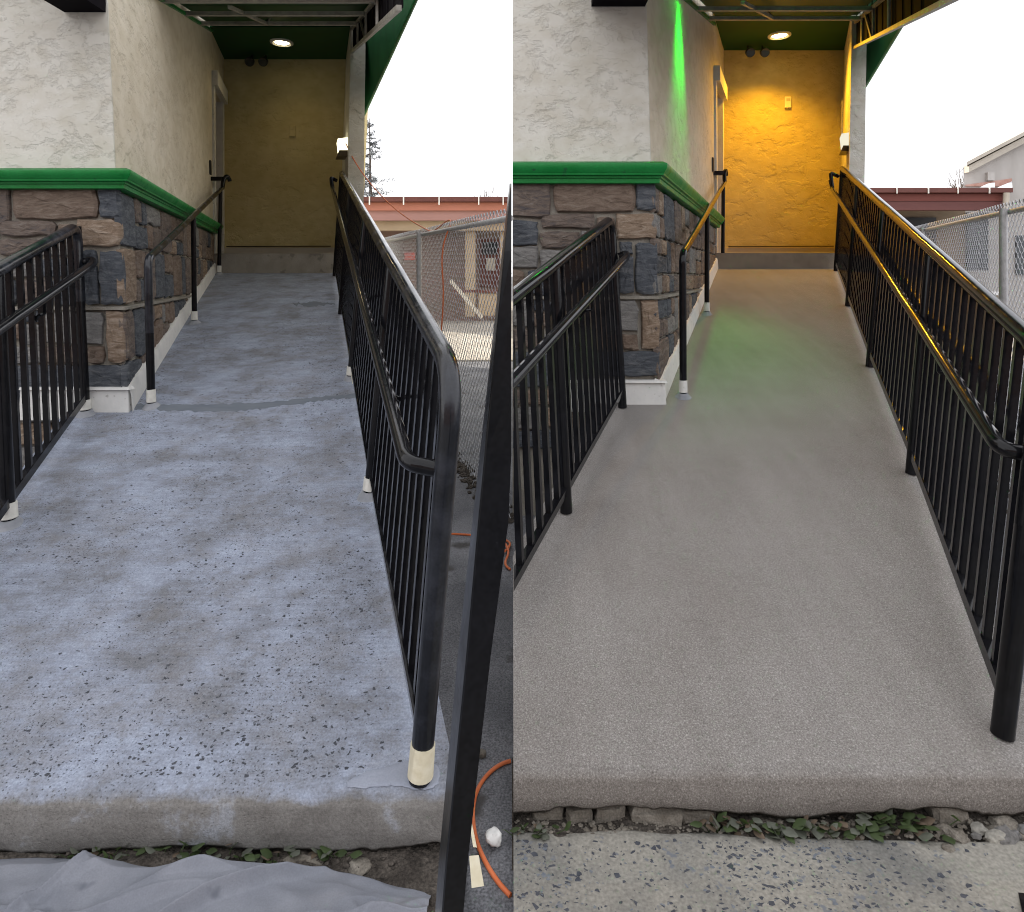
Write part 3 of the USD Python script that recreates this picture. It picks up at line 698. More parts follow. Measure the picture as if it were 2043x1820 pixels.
    part('base_cap', hexa([(xw - 0.62, fy - 0.06, E + zf1 + 0.001), (xw + 0.06, fy - 0.06, E + zf1 + 0.001), (xw + 0.06, fy - 0.002, E + zf1 + 0.001), (xw - 0.62, fy - 0.002, E + zf1 + 0.001),
                           (xw - 0.62, fy - 0.05, E + zf1 + 0.016), (xw + 0.05, fy - 0.05, E + zf1 + 0.016), (xw + 0.05, fy - 0.002, E + zf1 + 0.016), (xw - 0.62, fy - 0.002, E + zf1 + 0.016)]), 'paint_white_aged', b)
    ys = np.linspace(fy - 0.05, S.yl - 0.003, 90)
    ra = np.random.default_rng(seed + 5)
    top = [E + rz(S, y) + 0.125 + 0.016 * (meshkit.fbm(np.array([[y * 14, 0.3, seed]]), 3)[0] - 0.5) + 0.05 * max(0, 1 - abs(y - fy - 0.15) / 0.5) * 0.5 for y in ys]
    v = []
    for y, zt in zip(ys, top):
        zl_ = E + rz(S, y) - 0.04
        v += [(X(y, zl_, 0.052), y, zl_), (X(y, zt, 0.046), y, zt - 0.03), (X(y, zt, 0.036), y, zt), (X(y, zt, -0.005), y, zt + 0.012)]
    v = np.array(v); q = []
    for i in range(len(ys) - 1):
        for k in range(3):
            q.append((4 * i + k, 4 * i + k + 4, 4 * i + k + 5, 4 * i + k + 1))
    part('base_trim', (v, np.array(q)), 'paint_white_aged', b, smooth=30)
    # masses behind
    def solid(poly, z0, z1):
        poly = np.array(poly); n = len(poly)
        v = np.vstack([np.column_stack([poly, np.full(n, z0)]), np.column_stack([poly, np.full(n, z1)])])
        f = [(i, (i + 1) % n, n + (i + 1) % n) for i in range(n)] + [(i, n + (i + 1) % n, n + i) for i in range(n)]
        f += [(0, i + 1, i) for i in range(1, n - 1)] + [(n, n + i, n + i + 1) for i in range(1, n - 1)]
        return v, np.array(f)
    inner = min(X(fy + 0.3, TOP), X(fy + 0.3, 0)) - 0.32
    if left:
        part('building_mass', solid([(x_far, fy + 0.305), (inner, fy + 0.305), (X(13.5, E) - 0.45, 13.5), (x_far, 13.5)], 0.0, TOP - 0.02), 'stucco_cream', b)
    else:
        part('building_mass', solid([(0.006, fy + 0.305), (inner, fy + 0.305), (X(S.yback, E) - 0.45, S.yback), (X(S.yback, E) - 1.2, S.yback)], 0.0, TOP - 0.02), 'stucco_cream', b)
    # alcove: rear wall, wing wall, ceiling, wall above
    uo, ui, uib, uot, uit, uibt = col_px        # outer foot, inner foot, inner foot at rear, then the same at the top
    yb, yl = S.yback, S.yl
    zc = E + S.zceil
    def px(u, Y): return (u - U0) * Y / F
    x_rb, x_rt = px(uib, yb), px(uibt, yb)
    part('rear_wall', hexa([(X(yb, E) - 0.02, yb, S.zland - 0.1), (x_rb + 0.3, yb, S.zland - 0.1), (x_rb + 0.3, yb + 0.3, S.zland - 0.1), (X(yb, E) - 0.02, yb + 0.3, S.zland - 0.1),
                            (X(yb, E) - 0.02, yb, zc + 0.3), (x_rt + 0.3, yb, zc + 0.3), (x_rt + 0.3, yb + 0.3, zc + 0.3), (X(yb, E) - 0.02, yb + 0.3, zc + 0.3)]), 'stucco_alcove', b)
    part('rear_base', hexa([(X(yb, E), yb - 0.025, S.zland), (x_rb, yb - 0.025, S.zland), (x_rb, yb - 0.002, S.zland), (X(yb, E), yb - 0.002, S.zland),
                            (X(yb, E), yb - 0.02, S.zland + 0.125), (x_rb, yb - 0.02, S.zland + 0.125), (x_rb, yb - 0.002, S.zland + 0.125), (X(yb, E), yb - 0.002, S.zland + 0.125)]), 'trim_cream', b)
    part('rear_base_cable', tube([(X(yb, E) + 0.05, yb - 0.03, S.zland + 0.14), (x_rb - 0.05, yb - 0.03, S.zland + 0.145)], 0.008, 8), 'bronze_metal', b)
    xo, xi, xot, xit = px(uo, yl), px(ui, yl), px(uot, yl), px(uit, yl)
    zlo = -0.05
    zt = zc + 0.55
    kt = (zt - E - 0.2) / (S.zceil - 0.2)
    def at_top(b_, t_): return b_ + (t_ - b_) * kt
    oo = px(uo, yl) + S.ax * (yb + 0.3 - yl)
    oot = px(uot, yl) + S.ax * (yb + 0.3 - yl)
    part('wing_wall', hexa([(xi, yl, zlo), (xo, yl, zlo), (oo, yb + 0.3, zlo), (x_rb + S.ax * 0.3, yb + 0.3, zlo),
                            (at_top(xi, xit), yl, zt), (at_top(xo, xot), yl, zt), (at_top(oo, oot), yb + 0.3, zt), (at_top(x_rb, x_rt) + S.ax * 0.3, yb + 0.3, zt)]), 'stucco_cream', b)
    cl, cr = X(yl, zc), at_top(xi, xit)
    part('ceiling', hexa([(X(yl, zc) + 0.003, yl - 0.02, zc), (xit, yl - 0.02, zc), (x_rt, yb + 0.02, zc), (X(yb, zc) + 0.003, yb + 0.02, zc),
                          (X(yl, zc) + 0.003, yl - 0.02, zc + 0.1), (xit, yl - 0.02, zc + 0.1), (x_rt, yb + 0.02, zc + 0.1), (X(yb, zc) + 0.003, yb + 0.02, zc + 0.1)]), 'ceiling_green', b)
    part('upper_wall', hexa([(X(yl, zc) + 0.003, yl + 0.02, zc + 0.103), (xit, yl + 0.02, zc + 0.103), (x_rt, yb + 0.28, zc + 0.103), (X(yb, zc) + 0.003, yb + 0.28, zc + 0.103),
                             (X(yl, zc) + 0.003, yl + 0.02, zt - 0.01), (xit, yl + 0.02, zt - 0.01), (x_rt, yb + 0.28, zt - 0.01), (X(yb, zc) + 0.003, yb + 0.28, zt - 0.01)]), 'stucco_cream', b)
    part('rear_block', solid([(X(yb + 0.31, E) - 0.3, yb + 0.31), (oo - 0.02, yb + 0.31), (oo - 0.02 + S.ax * 3.7, 13.4), (X(13.4, E) - 0.3, 13.4)], 0.0, zt - 0.05), 'stucco_cream', b)
    S.px_col = (xo, xi, xot, xit); S.X = X; S.b = b; S.x_rb, S.x_rt, S.zc, S.cr = x_rb, x_rt, zc, cr
    return b

building(A, 'cream stucco building with stone foot and dim alcove, green moulding corner beside the worn ramp', -9.0, (721, 686, 668, 729, 699, 690), 41)
building(B, 'cream stucco building whose alcove wall glows yellow, beside the coated ramp', B.xmin, (1719, 1686, 1668, 1729, 1699, 1685), 57)

# ------------------------------------------------------------------ canopies over the ramps
def canopy(S, label, zf, kf, u_r, v_r, y_r, k_r, skirt, yn, yr0, fo):
    c = thing('awning', label, 'awning', (S.xc, S.yl, E + 2.5))
    def zfr(Y): return E + zf + kf * (Y - 7.6)
    xr_ = lambda Y: (u_r - U0) * y_r / F + S.ax * (Y - y_r)
    zr_ = lambda Y: E + (V0 - v_r) / F * y_r + k_r * (Y - y_r)
    xl_ = lambda Y: S.X(Y, zfr(Y), 0.03)
    ye = S.yl - 0.012
    y0 = yn
    sx = (1, 0, 0)
    part('side_rail', bar((xl_(y0), y0, zfr(y0)), (xl_(ye), ye, zfr(ye)), sx, 0.03, 0.03), 'paint_green', c)
    part('side_rail', bar((xr_(y0), y0, zr_(y0)), (xr_(ye), ye, zr_(ye)), sx, 0.035, 0.035), 'steel_raw', c)
    up_ = lambda Y: zfr(Y) + 0.02
    part('side_rail', bar((xr_(y0), y0, up_(y0)), (xr_(ye), ye, up_(ye)), sx, 0.03, 0.03), 'steel_raw', c)
    for Y in (7.32, 6.42, 5.5):
        part('cross_bar', bar((xl_(Y), Y, zfr(Y)), (xr_(Y) - 0.018, Y, zfr(Y)), (0, 1, 0), 0.035, 0.04), 'steel_raw', c)
        part('upright', bar((xr_(Y), Y, zr_(Y)), (xr_(Y), Y, up_(Y)), sx, 0.022, 0.022), 'steel_raw', c)
    part('diagonal', bar((xr_(7.0), 7.0, zfr(7.0)), (xr_(6.5), 6.5, zr_(6.5)), sx, 0.022, 0.022), 'steel_raw', c)
    mx = lambda Y: xl_(Y) + 0.42 * (xr_(Y) - xl_(Y))
    part('brace', bar((mx(7.3), 7.3, zfr(7.3)), (mx(6.0) - 0.25, 6.0, zfr(6.0) + 0.01), (1, 0, 0), 0.035, 0.03), 'steel_raw', c)
    part('strut', bar((mx(7.32), 7.34, zfr(7.32) + 0.02), (mx(7.32), 7.5, zfr(7.5) + 0.13), sx, 0.025, 0.025), 'steel_raw', c)
    def sheet(a, b_, c_, d, t):
        t = np.array(t)
        return hexa([a, b_, c_, d, a + t, b_ + t, c_ + t, d + t])
    T = lambda x, Y, z: np.array([x, Y, z])
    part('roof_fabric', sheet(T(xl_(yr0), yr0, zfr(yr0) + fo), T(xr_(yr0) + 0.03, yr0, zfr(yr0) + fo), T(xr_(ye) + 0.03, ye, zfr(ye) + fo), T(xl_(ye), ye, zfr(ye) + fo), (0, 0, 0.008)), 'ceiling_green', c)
    part('side_fabric', hexa([T(xr_(y0) + 0.020, y0, zr_(y0)), T(xr_(y0) + 0.028, y0, zr_(y0)), T(xr_(ye) + 0.028, ye, zr_(ye)), T(xr_(ye) + 0.020, ye, zr_(ye)),
                              T(xr_(y0) + 0.020, y0, up_(y0) + 0.05), T(xr_(y0) + 0.028, y0, up_(y0) + 0.05), T(xr_(ye) + 0.028, ye, up_(ye) + 0.05), T(xr_(ye) + 0.020, ye, up_(ye) + 0.05)]), 'fabric_dark', c)
    for Y in np.arange(4.3, 8.0, 0.33):
        part('fabric_seam', bar((xr_(Y) + 0.014, Y, zr_(Y) + 0.02), (xr_(Y) + 0.014, Y, up_(Y) + 0.1), sx, 0.006, 0.008), 'fabric_dark', c)
    # outer skirt alongside the wing wall
    (u1, v1, Y1), (u2, v2, Y2) = skirt
    p, q = P(u1, v1, Y1), P(u2, v2, Y2)
    d = (q - p) / (q[1] - p[1])
    f0, f1 = p, p + d * (S.yback + 1.0 - p[1])
    n0 = p + d * (max(yn, 5.0) - p[1])
    up = np.array([-0.10, 0, 0.95])
    t = np.array([0.012, 0, 0])
    sk = part('skirt', hexa([n0, n0 + t, f1 + t, f1, n0 + up, n0 + up + t, f1 + up + t, f1 + up]), 'fabric_green', c)
    part('hem', tube([n0 + (0.012, 0, 0.07), f1 + (0.012, 0, 0.07)], 0.006, 6), 'trim_cream', sk)
    part('edge_tube', tube([n0, f1], 0.016, 8), 'paint_green', sk)
    # small awning over the front wall
    return c

canopy(A, 'dark green fabric awning on bare steel frame over the worn ramp', 2.91, 0.28, 701, 104, 8.2, 0.268, ((828, 5, 5.27), (732, 218, 9.0)), 4.3, 5.3, 0.07)
canopy(B, 'dark green fabric awning over the coated ramp, edge lit yellow', 2.97, 0.29, 1702, 97, 8.2, 0.292, ((1790, 68, 7.0), (1733, 163, 9.2)), 3.4, 3.4, 0.11)

def front_awning(S, label, v, xw, x0):
    z = E + (550 - v) / F * S.yc
    x1 = S.X(S.yc, z) - 0.01
    single('wall_awning', hexa([(x0, S.yc - 0.75, z), (x1, S.yc - 0.75, z), (x1, S.yc - 0.004, z), (x0, S.yc - 0.004, z),
                                (x0, S.yc - 0.6, z + 0.12), (x1, S.yc - 0.6, z + 0.12), (x1, S.yc - 0.004, z + 0.55), (x0, S.yc - 0.004, z + 0.55)]), 'fabric_dark', label, 'awning')
front_awning(A, 'dark awning end projecting from the stucco wall at the top left corner', 25, 0, A.X(A.yc, E + 1.6) - 0.27)
front_awning(B, 'dark awning end on the grey stucco wall above the second green moulding', 14, 0, B.X(B.yc, E + 1.7) - 0.36)

# ------------------------------------------------------------------ lamps
def recessed(S, label, u, v, col, bulb, strength, glowmat, power, cone, tilt):
    z = S.zc - 0.012
    Y = (z - E) * F / (V0 - v)
    c = P(u, v, Y)
    t = thing('ceiling_lamp', label, 'ceiling lamp', c)
    n = 32; ang = np.arange(n) / n * 2 * np.pi
    rings = []
    for r_, dz in ((0.150, 0.012), (0.148, -0.004), (0.118, -0.010), (0.125, 0.0), (0.098, 0.011)):
        rings.append(np.column_stack([c[0] + r_ * np.cos(ang), c[1] + r_ * np.sin(ang), np.full(n, c[2] + dz)]))
    v_ = np.vstack(rings); f = []
    for k in range(4):
        for i in range(n):
            f.append((k * n + i, k * n + (i + 1) % n, (k + 1) * n + (i + 1) % n, (k + 1) * n + i))
    part('trim_ring', (v_, np.array(f)), 'paint_white_aged', t, smooth=30)
    glow(glowmat, bulb, strength)
    part('bulb', cyl(c + (0, 0, 0.004), (0, 0, 1), 0.097, 0.006, 32), glowmat, t)
    lt = UsdLux.SphereLight.Define(stage, t + '/light')
    lt.CreateRadiusAttr(0.05); lt.CreateIntensityAttr(power); lt.CreateNormalizeAttr(True); lt.CreateColorAttr(Gf.Vec3f(*col))
    lt.AddTranslateOp().Set(Gf.Vec3d(0, 0, -0.07))
    sh = UsdLux.ShapingAPI.Apply(lt.GetPrim()); sh.CreateShapingConeAngleAttr(cone); sh.CreateShapingConeSoftnessAttr(1.0); lt.AddRotateXOp().Set(-tilt)
    return c
recessed(A, 'round recessed lamp glowing pale in the dark green ceiling', 562, 86, (1.0, 0.74, 0.36), (1.0, 0.86, 0.5), 4.0, 'bulb_pale', 1.7, 70.0, 8.0)
recessed(B, 'round recessed lamp shining yellow above the yellow wall', 1555, 72, (1.0, 0.48, 0.02), (1.0, 0.80, 0.30), 7.0, 'bulb_yellow', 66.0, 70.0, 13.0)

def spots(S, label, us, v):
    Y = S.yback - 0.22
    t = thing('twin_spotlight', label, 'spotlight', P(us[0], v, Y))
    for u in us:
        p = P(u, v, Y); p[2] = S.zc - 0.10
        k = part('lamp_head', tube([p + (0, 0.06, 0.02), p, p + (0, -0.03, -0.01), p + (0, -0.07, -0.035)], [0.03, 0.05, 0.062, 0.064], 18), 'black_plastic', t, smooth=40)
        part('lens', cyl(p + (0, -0.071, -0.036), (0, -1, -0.4), 0.052, 0.004, 18), 'glass_dark', k)
        part('bracket', tube([p + (0, 0.03, 0.0), p + (0, 0.04, 0.10)], 0.013, 8), 'black_plastic', t)
spots(A, 'pair of black spotlights under the dim dark ceiling', (501, 528), 110)
spots(B, 'pair of black spotlights above the yellow lit wall', (1494, 1523), 96)

def plate(S, label, u, v):
    p = P(u, v, S.yback)
    t = thing('keypad', label, 'keypad', p)
    part('housing', rbox(p[0] - 0.045, p[0] + 0.045, p[1] - 0.03, p[1] - 0.003, p[2] - 0.08, p[2] + 0.08, 0.006), 'white_plastic' if S is B else 'stucco_alcove', t)
    part('screen', box(p[0] - 0.028, p[0] + 0.028, p[1] - 0.033, p[1] - 0.0305, p[2] + 0.015, p[2] + 0.055), 'trim_cream' if S is B else 'stucco_alcove', t)
plate(A, 'faint pale wall plate on the dim alcove wall', 584, 262)
plate(B, 'white keypad plate on the yellow alcove wall', 1571, 205)

def wall_lamp(S, label, u0, u1, v0, v1, lens):
    Y = S.yl + 0.16
    cx = (u1 - U0) * Y / F
    p = P(u1, 0.5 * (v0 + v1), Y)
    t = thing('wall_lamp', label, 'wall lamp', p)
    z0, z1 = E + (550 - v1) * Y / F, E + (550 - v0) * Y / F
    xw = p[0] + 0.02
    w = 0.115
    part('housing', hexa([(xw - w, Y - 0.05, z0), (xw + 0.03, Y - 0.05, z0), (xw + 0.03 + S.ax * 0.3, Y + 0.25, z0), (xw - w + S.ax * 0.3, Y + 0.25, z0),
                          (xw - w + 0.03, Y - 0.05, z0 + 0.07), (xw + 0.03, Y - 0.05, z0 + 0.07), (xw + 0.03 + S.ax * 0.3, Y + 0.25, z0 + 0.07), (xw - w + 0.03 + S.ax * 0.3, Y + 0.25, z0 + 0.07)]), 'bronze_metal', t)
    part('diffuser', hexa([(xw - w + 0.028, Y - 0.055, z0 + 0.073), (xw + 0.028, Y - 0.055, z0 + 0.073), (xw + 0.028 + S.ax * 0.29, Y + 0.245, z0 + 0.073), (xw - w + 0.028 + S.ax * 0.29, Y + 0.245, z0 + 0.073),
                           (xw - w + 0.012, Y - 0.045, z1), (xw + 0.028, Y - 0.045, z1 + 0.015), (xw + 0.028 + S.ax * 0.29, Y + 0.245, z1 + 0.015), (xw - w + 0.012 + S.ax * 0.29, Y + 0.245, z1)]), lens, t)
    part('conduit', tube([(xw - 0.02, Y + 0.12, z1 + 0.01), (xw - 0.02 + 0.01, Y + 0.12, z1 + 0.45)], 0.009, 8), 'trim_cream', t)
glow('lens_lit', (1.0, 0.93, 0.62), 1.6)
glow('lens_faint', (1.0, 0.93, 0.72), 0.55)
wall_lamp(A, 'lit wall lamp on the wing wall above an orange cord', 672, 689, 278, 312, 'lens_lit')
wall_lamp(B, 'boxy white wall lamp on the yellow wing wall', 1672, 1689, 268, 303, 'lens_faint')

# green floodlight under the right canopy, washing down the side wall
gx = np.array([B.X(5.45, E + 2.2) + 0.18, 5.45, E + 2.36])
gl = thing('green_floodlight', 'small green floodlight above the side wall of the coated ramp', 'floodlight', gx)
part('housing', tube([gx + (0, 0, 0.16), gx + (0, 0, 0.05), gx + (0, 0, 0.02)], [0.03, 0.05, 0.055], 16, cap=True), 'black_plastic', gl, smooth=40)
part('bracket', bar(gx + (-0.1, 0, 0.12), gx + (0, 0, 0.12), (0, 1, 0), 0.03, 0.02), 'black_plastic', gl)
sl = UsdLux.SphereLight.Define(stage, gl + '/light')
sl.CreateRadiusAttr(0.08); sl.CreateIntensityAttr(25.0); sl.CreateNormalizeAttr(True); sl.CreateColorAttr(Gf.Vec3f(0.0, 1.0, 0.03))
sh = UsdLux.ShapingAPI.Apply(sl.GetPrim()); sh.CreateShapingConeAngleAttr(33.0); sh.CreateShapingConeSoftnessAttr(1.0)
sl.AddTranslateOp().Set(Gf.Vec3d(0.0, 0, -0.01)); sl.AddRotateYOp().Set(8.0)

# ------------------------------------------------------------------ railings
def lerp_posts(posts, s):
    """posts: list of (base, top); s in [0, len-1]"""
    i = min(int(s), len(posts) - 2); t = s - i
    return posts[i][0] * (1 - t) + posts[i + 1][0] * t, posts[i][1] * (1 - t) + posts[i + 1][1] * t

def guard(S, label, posts, hand, mat, railmat, bot=0.11, near_end='bend', r_post=0.031, r_top=0.031, r_hand=0.024, sleeves=None, brackets=(), curl=None, spacing=0.115, cut=None, group=None, far_curl=None, bar_w=0.025):
    """posts from near to far: (base point, top point); hand: polyline of the second rail"""
    g = thing('guard_rail', label, 'railing', posts[0][0], group=group)
    posts = [(np.array(a), np.array(b)) for a, b in posts]
    n = len(posts)
    tops = [t for _, t in posts]
    if near_end == 'bend':
        path = fillet([posts[0][0] * 0.45 + tops[0] * 0.55, tops[0]] + tops[1:-1] + [tops[-1] + (tops[-1] - tops[-2]) * 0.03], 0.16, 8)
        part('post', tube([posts[0][0], posts[0][0] * 0.45 + tops[0] * 0.55], r_post, 18), railmat, g, smooth=40)
    else:
        e0 = posts[0]
        path = fillet(tops[:-1] + [tops[-1], tops[-1] * 0.6 + posts[-1][0] * 0.4], 0.11, 8)
    part('top_rail', tube(path, r_top, 18), railmat, g, smooth=40)
    for i, (b_, t_) in enumerate(posts):
        if near_end == 'bend' and i == 0: continue
        if near_end == 'cut' and i == 0: continue
        end = t_ if not (near_end == 'cut' and i == n - 1) else t_ * 0.6 + b_ * 0.4
        part('post', tube([b_, end], r_post * 0.92, 16), mat, g, smooth=40)
    lo = []
    for b_, t_ in posts:
        lo.append(b_ + (t_ - b_) * (bot / np.linalg.norm(t_ - b_)))
    for i in range(n - 1):
        d = lo[i + 1] - lo[i]
        part('bottom_rail', bar(lo[i], lo[i + 1], (1, 0, 0), 0.032, 0.04), mat, g)
    for i in range(n - 1):
        d = np.linalg.norm(posts[i + 1][0] - posts[i][0])
        m = max(2, int(round(d / spacing)))
        for k in range(1, m):
            b_, t_ = lerp_posts(posts, i + k / m)
            ax_ = posts[i + 1][0] - posts[i][0]; ax_[2] = 0
            p = b_ + (t_ - b_) * (bot + 0.018) / np.linalg.norm(t_ - b_)
            q = t_ - (t_ - b_) / np.linalg.norm(t_ - b_) * r_top * 0.8
            part('baluster', bar(p, q, ax_, bar_w, bar_w), mat, g)
    h = part('hand_rail', tube(fillet(hand, 0.09, 8), r_hand, 16), mat, g, smooth=40)
    for s, frac in brackets:
        b_, t_ = lerp_posts(posts, s)
        p0 = b_ + (t_ - b_) * frac
        hp = np.array(hand)
        ds = [(np.linalg.norm(np.array(hp[i]) + (np.array(hp[i + 1]) - np.array(hp[i])) * t - p0), i, t) for i in range(len(hp) - 1) for t in np.linspace(0, 1, 60)]
        _, i, t = min(ds)
        q = hp[i] + (hp[i + 1] - hp[i]) * t
        part('rail_bracket', tube(fillet([p0 - (0, 0, 0.07), (p0 + q) / 2 * (1, 1, 0) + (0, 0, q[2] - 0.085), q * (1, 1, 0) + (0, 0, q[2] - 0.085), q], 0.03, 5), 0.008, 8), mat, g, smooth=40)
    for k, hgt in (sleeves or {}).items():
        b_, t_ = posts[k]
        d = (t_ - b_) / np.linalg.norm(t_ - b_)
        part('tape_sleeve', tube([b_ + d * (0.03 - 0.02 * (k == 0)), b_ + d * (0.033 - 0.02 * (k == 0)), b_ + d * (0.03 + hgt)], [r_post + 0.002, r_post + 0.0045, r_post + 0.003], 20), 'tape_masking' if k == 0 and near_end == 'bend' else 'tape_white', g, smooth=40)
    return g

def collar(parent_label, S, b_, mat='grout', r0=0.075, r1=0.034, h=0.026, seed=0, root=None):
    r = np.random.default_rng(seed)
    n = 24; ang = np.arange(n) / n * 2 * np.pi
    s = (S.low if b_[1] < S.yb else S.up)[1]
    ring = []
    for rad, z in ((r0 * 1.25, -0.006), (r0, 0.006), (0.6 * r0 + 0.4 * r1, 0.012), (r1 + 0.004, h), (r1 - 0.006, h + 0.001)):
        rr = rad * (1 + (0.16 * (meshkit.fbm(np.stack([np.cos(ang) * 1.5 + seed, np.sin(ang) * 1.5, 0 * ang], -1), 3) - 0.5) * 2 if rad > r1 + 0.01 else 0))
        x, y = rr * np.cos(ang), rr * np.sin(ang)
        ring.append(np.column_stack([b_[0] + x, b_[1] + y, b_[2] + z + s * y * min(1, rad / r0)]))
    v = np.vstack(ring); f = []
    for k in range(4):
        for i in range(n):
            f.append((k * n + i, k * n + (i + 1) % n, (k + 1) * n + (i + 1) % n, (k + 1) * n + i))
    part('grout_collar', (v, np.array(f)), mat, root, smooth=True)

def pp(S, base, top):            # post from survey base and top
    b_ = on(S, *base)
    return b_, P(top[0], top[1], b_[1])

# --- left site
pa = [pp(A, (838, 1556), (905, 742)), pp(A, (737, 990), (777, 512)), pp(A, (700, 757), (729, 430)), pp(A, (680, 627), (703, 385)), pp(A, (668, 551), (682, 347))]
# straight top rail in space: keep measured ends, interpolate between
for i in (1, 2, 3):
    t = (pa[i][0][1] - pa[0][0][1]) / (pa[4][0][1] - pa[0][0][1])
    pa[i] = (pa[i][0], pa[0][1] * (1 - t) + pa[4][1] * t)
hr = [P(878, 936, 1.84), P(812, 925, 1.86), P(664, 378, 7.95), P(661, 360, 8.0)]
ga = guard(A, 'black guard rail with dusty top rail on the right side of the worn ramp', pa, hr, 'paint_black', 'paint_black_dusty', near_end='bend', sleeves={0: 0.07, 1: 0.06, 2: 0.06}, brackets=((0.55, .7), (1.5, .7), (2.5, .7)))
for k, (b_, t_) in enumerate(pa[:3]):
    if k == 0: continue
    collar('', A, b_, seed=k, root=ga, r0=0.044 if k == 0 else 0.05)
q0 = P(662, 362, 8.0)
part('end_plate', tube(fillet([P(664, 378, 7.95), P(660, 354, 8.0), P(672, 361, 8.05)], 0.03, 5), 0.022, 10), 'paint_black', ga, smooth=40)
part('tape_strip', hexa([on(A, 703, 775) + (0, 0, 0.03), on(A, 705, 775) + (0, 0, 0.03), on(A, 699, 740) + (0, 0, 0.03), on(A, 697, 740) + (0, 0, 0.03), on(A, 705, 775) + (0.01, 0, 0.15), on(A, 707, 775) + (0.01, 0, 0.15), on(A, 700, 740) + (0.01, 0, 0.15), on(A, 698, 740) + (0.01, 0, 0.15)]), 'tape_masking', ga)

# left short guard: continues out of the picture to the left
pl = [pp(A, (18, 1047), (-6, 540)), pp(A, (170, 827), (152, 452))]
d0 = pl[0][0] - pl[1][0]
d1 = pl[0][1] - pl[1][1]
pl = [(pl[0][0] + d0 * 0.98, pl[0][1] + d1 * 0.98)] + pl
hl = [P(185, 527, 3.93)]
hb = P(6, 652, 2.86)
hl = [hb + (hb - hl[0]) * 1.0, hb, P(185, 527, 3.93), P(184, 518, 3.99), P(163, 524, 4.0)]
gb = guard(A, 'short black guard rail in front of the stone wall left of the worn ramp', pl, hl, 'paint_black', 'paint_black_dusty', near_end='open', sleeves={0: 0.06, 1: 0.07, 2: 0.06}, brackets=((1.35, .74),), spacing=0.125)
for k, (b_, t_) in enumerate(pl):
    collar('', A, b_, seed=10 + k, root=gb, r0=0.05)

def wallrail(S, label, bases, tops, end, mat, railmat, sleeves, seed, sleeve_mat='tape_white'):
    ps = [pp(S, b_, t_) for b_, t_ in zip(bases, tops)]
    g = thing('hand_rail', label, 'handrail', ps[0][0])
    r = 0.024
    rail = [ps[0][0], ps[0][1], P(*end)]
    part('rail', tube(fillet([ps[0][0] * 0.5 + ps[0][1] * 0.5, ps[0][1], P(*end)], 0.07, 8), r, 16), railmat, g, smooth=40)
    part('post', tube([ps[0][0], ps[0][0] * 0.5 + ps[0][1] * 0.5], r, 16), mat, g, smooth=40)
    for b_, t_ in ps[1:]:
        part('post', tube([b_, t_], r * 0.95, 14), mat, g, smooth=40)
    for k in sleeves:
        b_, t_ = ps[k]; d = (t_ - b_) / np.linalg.norm(t_ - b_)
        part('tape_sleeve', tube([b_ + d * 0.03, b_ + d * 0.033, b_ + d * 0.11], [r + .002, r + 0.004, r + 0.003], 18), sleeve_mat, g, smooth=40)
        collar('', S, b_, seed=seed + k, root=g, r0=0.048, r1=0.028)
    e = P(*end)
    # return loop and wall bracket at the upper end
    part('end_loop', tube(fillet([e, e + (0.0, 0.02, 0.10), e + (0.03, 0.06, 0.17), e + (0.05, 0.1, 0.1)], 0.05, 6), r * 1.05, 12), mat, g, smooth=40)
    part('wall_bracket', bar(e + (0.0, 0.02, 0.115), (S.X(e[1] + 0.02, e[2]) - 0.02, e[1] + 0.02, e[2] + 0.115), (0, 0, 1), 0.05, 0.05), mat, g)
    return g
wallrail(A, 'slim black handrail on three taped posts beside the stone wall of the worn ramp', [(302, 812), (388, 645), (437, 548)], [(295, 517), (386, 436), (440, 378)], (444, 375, 8.15), 'paint_black', 'paint_black_dusty', (0, 1, 2), 30)

# --- right site
pb = [pp(B, (2000, 1466), (2088, 706)), pp(B, (1818, 945), (1862, 502)), pp(B, (1735, 732), (1760, 405)), pp(B, (1692, 611), (1712, 365)), pp(B, (1668, 541), (1681, 337))]
for i in (1, 2, 3):
    t = (pb[i][0][1] - pb[0][0][1]) / (pb[4][0][1] - pb[0][0][1])
    pb[i] = (pb[i][0], pb[0][1] * (1 - t) + pb[4][1] * t)
hr = [P(2110, 908, 2.0), P(1999, 902, 2.0), P(1816, 618, 3.55), P(1661, 378, 7.8), P(1657, 360, 7.85)]
gc = guard(B, 'glossy black guard rail along the right side of the coated ramp before the fence', pb, hr, 'paint_black', 'paint_black', near_end='bend', brackets=((0.62, .7), (1.5, .7), (2.4, .7), (3.5, .7)))
part('end_plate', tube(fillet([P(1661, 378, 7.8), P(1657, 345, 7.85), P(1672, 352, 7.9)], 0.03, 5), 0.022, 10), 'paint_black', gc, smooth=40)

e1 = on(B, 1242, 813); e2 = on(B, 1130, 1022)
yk = e2[1] - (e2[0] - 0.028) / ((e1[0] - e2[0]) / (e1[1] - e2[1]))
b0 = np.array([0.028, yk, E + rz(B, yk)])
t1 = P(1218, 438, e1[1]); t2_ = P(1105, 528, e2[1])
k = (b0[1] - e1[1]) / (e2[1] - e1[1])
t0 = t1 + (t2_ - t1) * k
ext = 1.0 + 0.9 / k
b0 = e1 + (e2 - e1) * (k + 0.75); b0[2] = E + rz(B, b0[1]); t0 = t1 + (t2_ - t1) * (k + 0.75)
pr = [(b0, t0), (e2, t1 + (t2_ - t1)), (e1, t1)]
h1 = P(1250, 513, 4.08); h0 = P(1030, 752, 2.35)
kk = 1.5
hl = [h1 + (h0 - h1) * kk, h1, P(1249, 506, 4.16), P(1235, 512, 4.17)]
CLIP[0] = 0.006
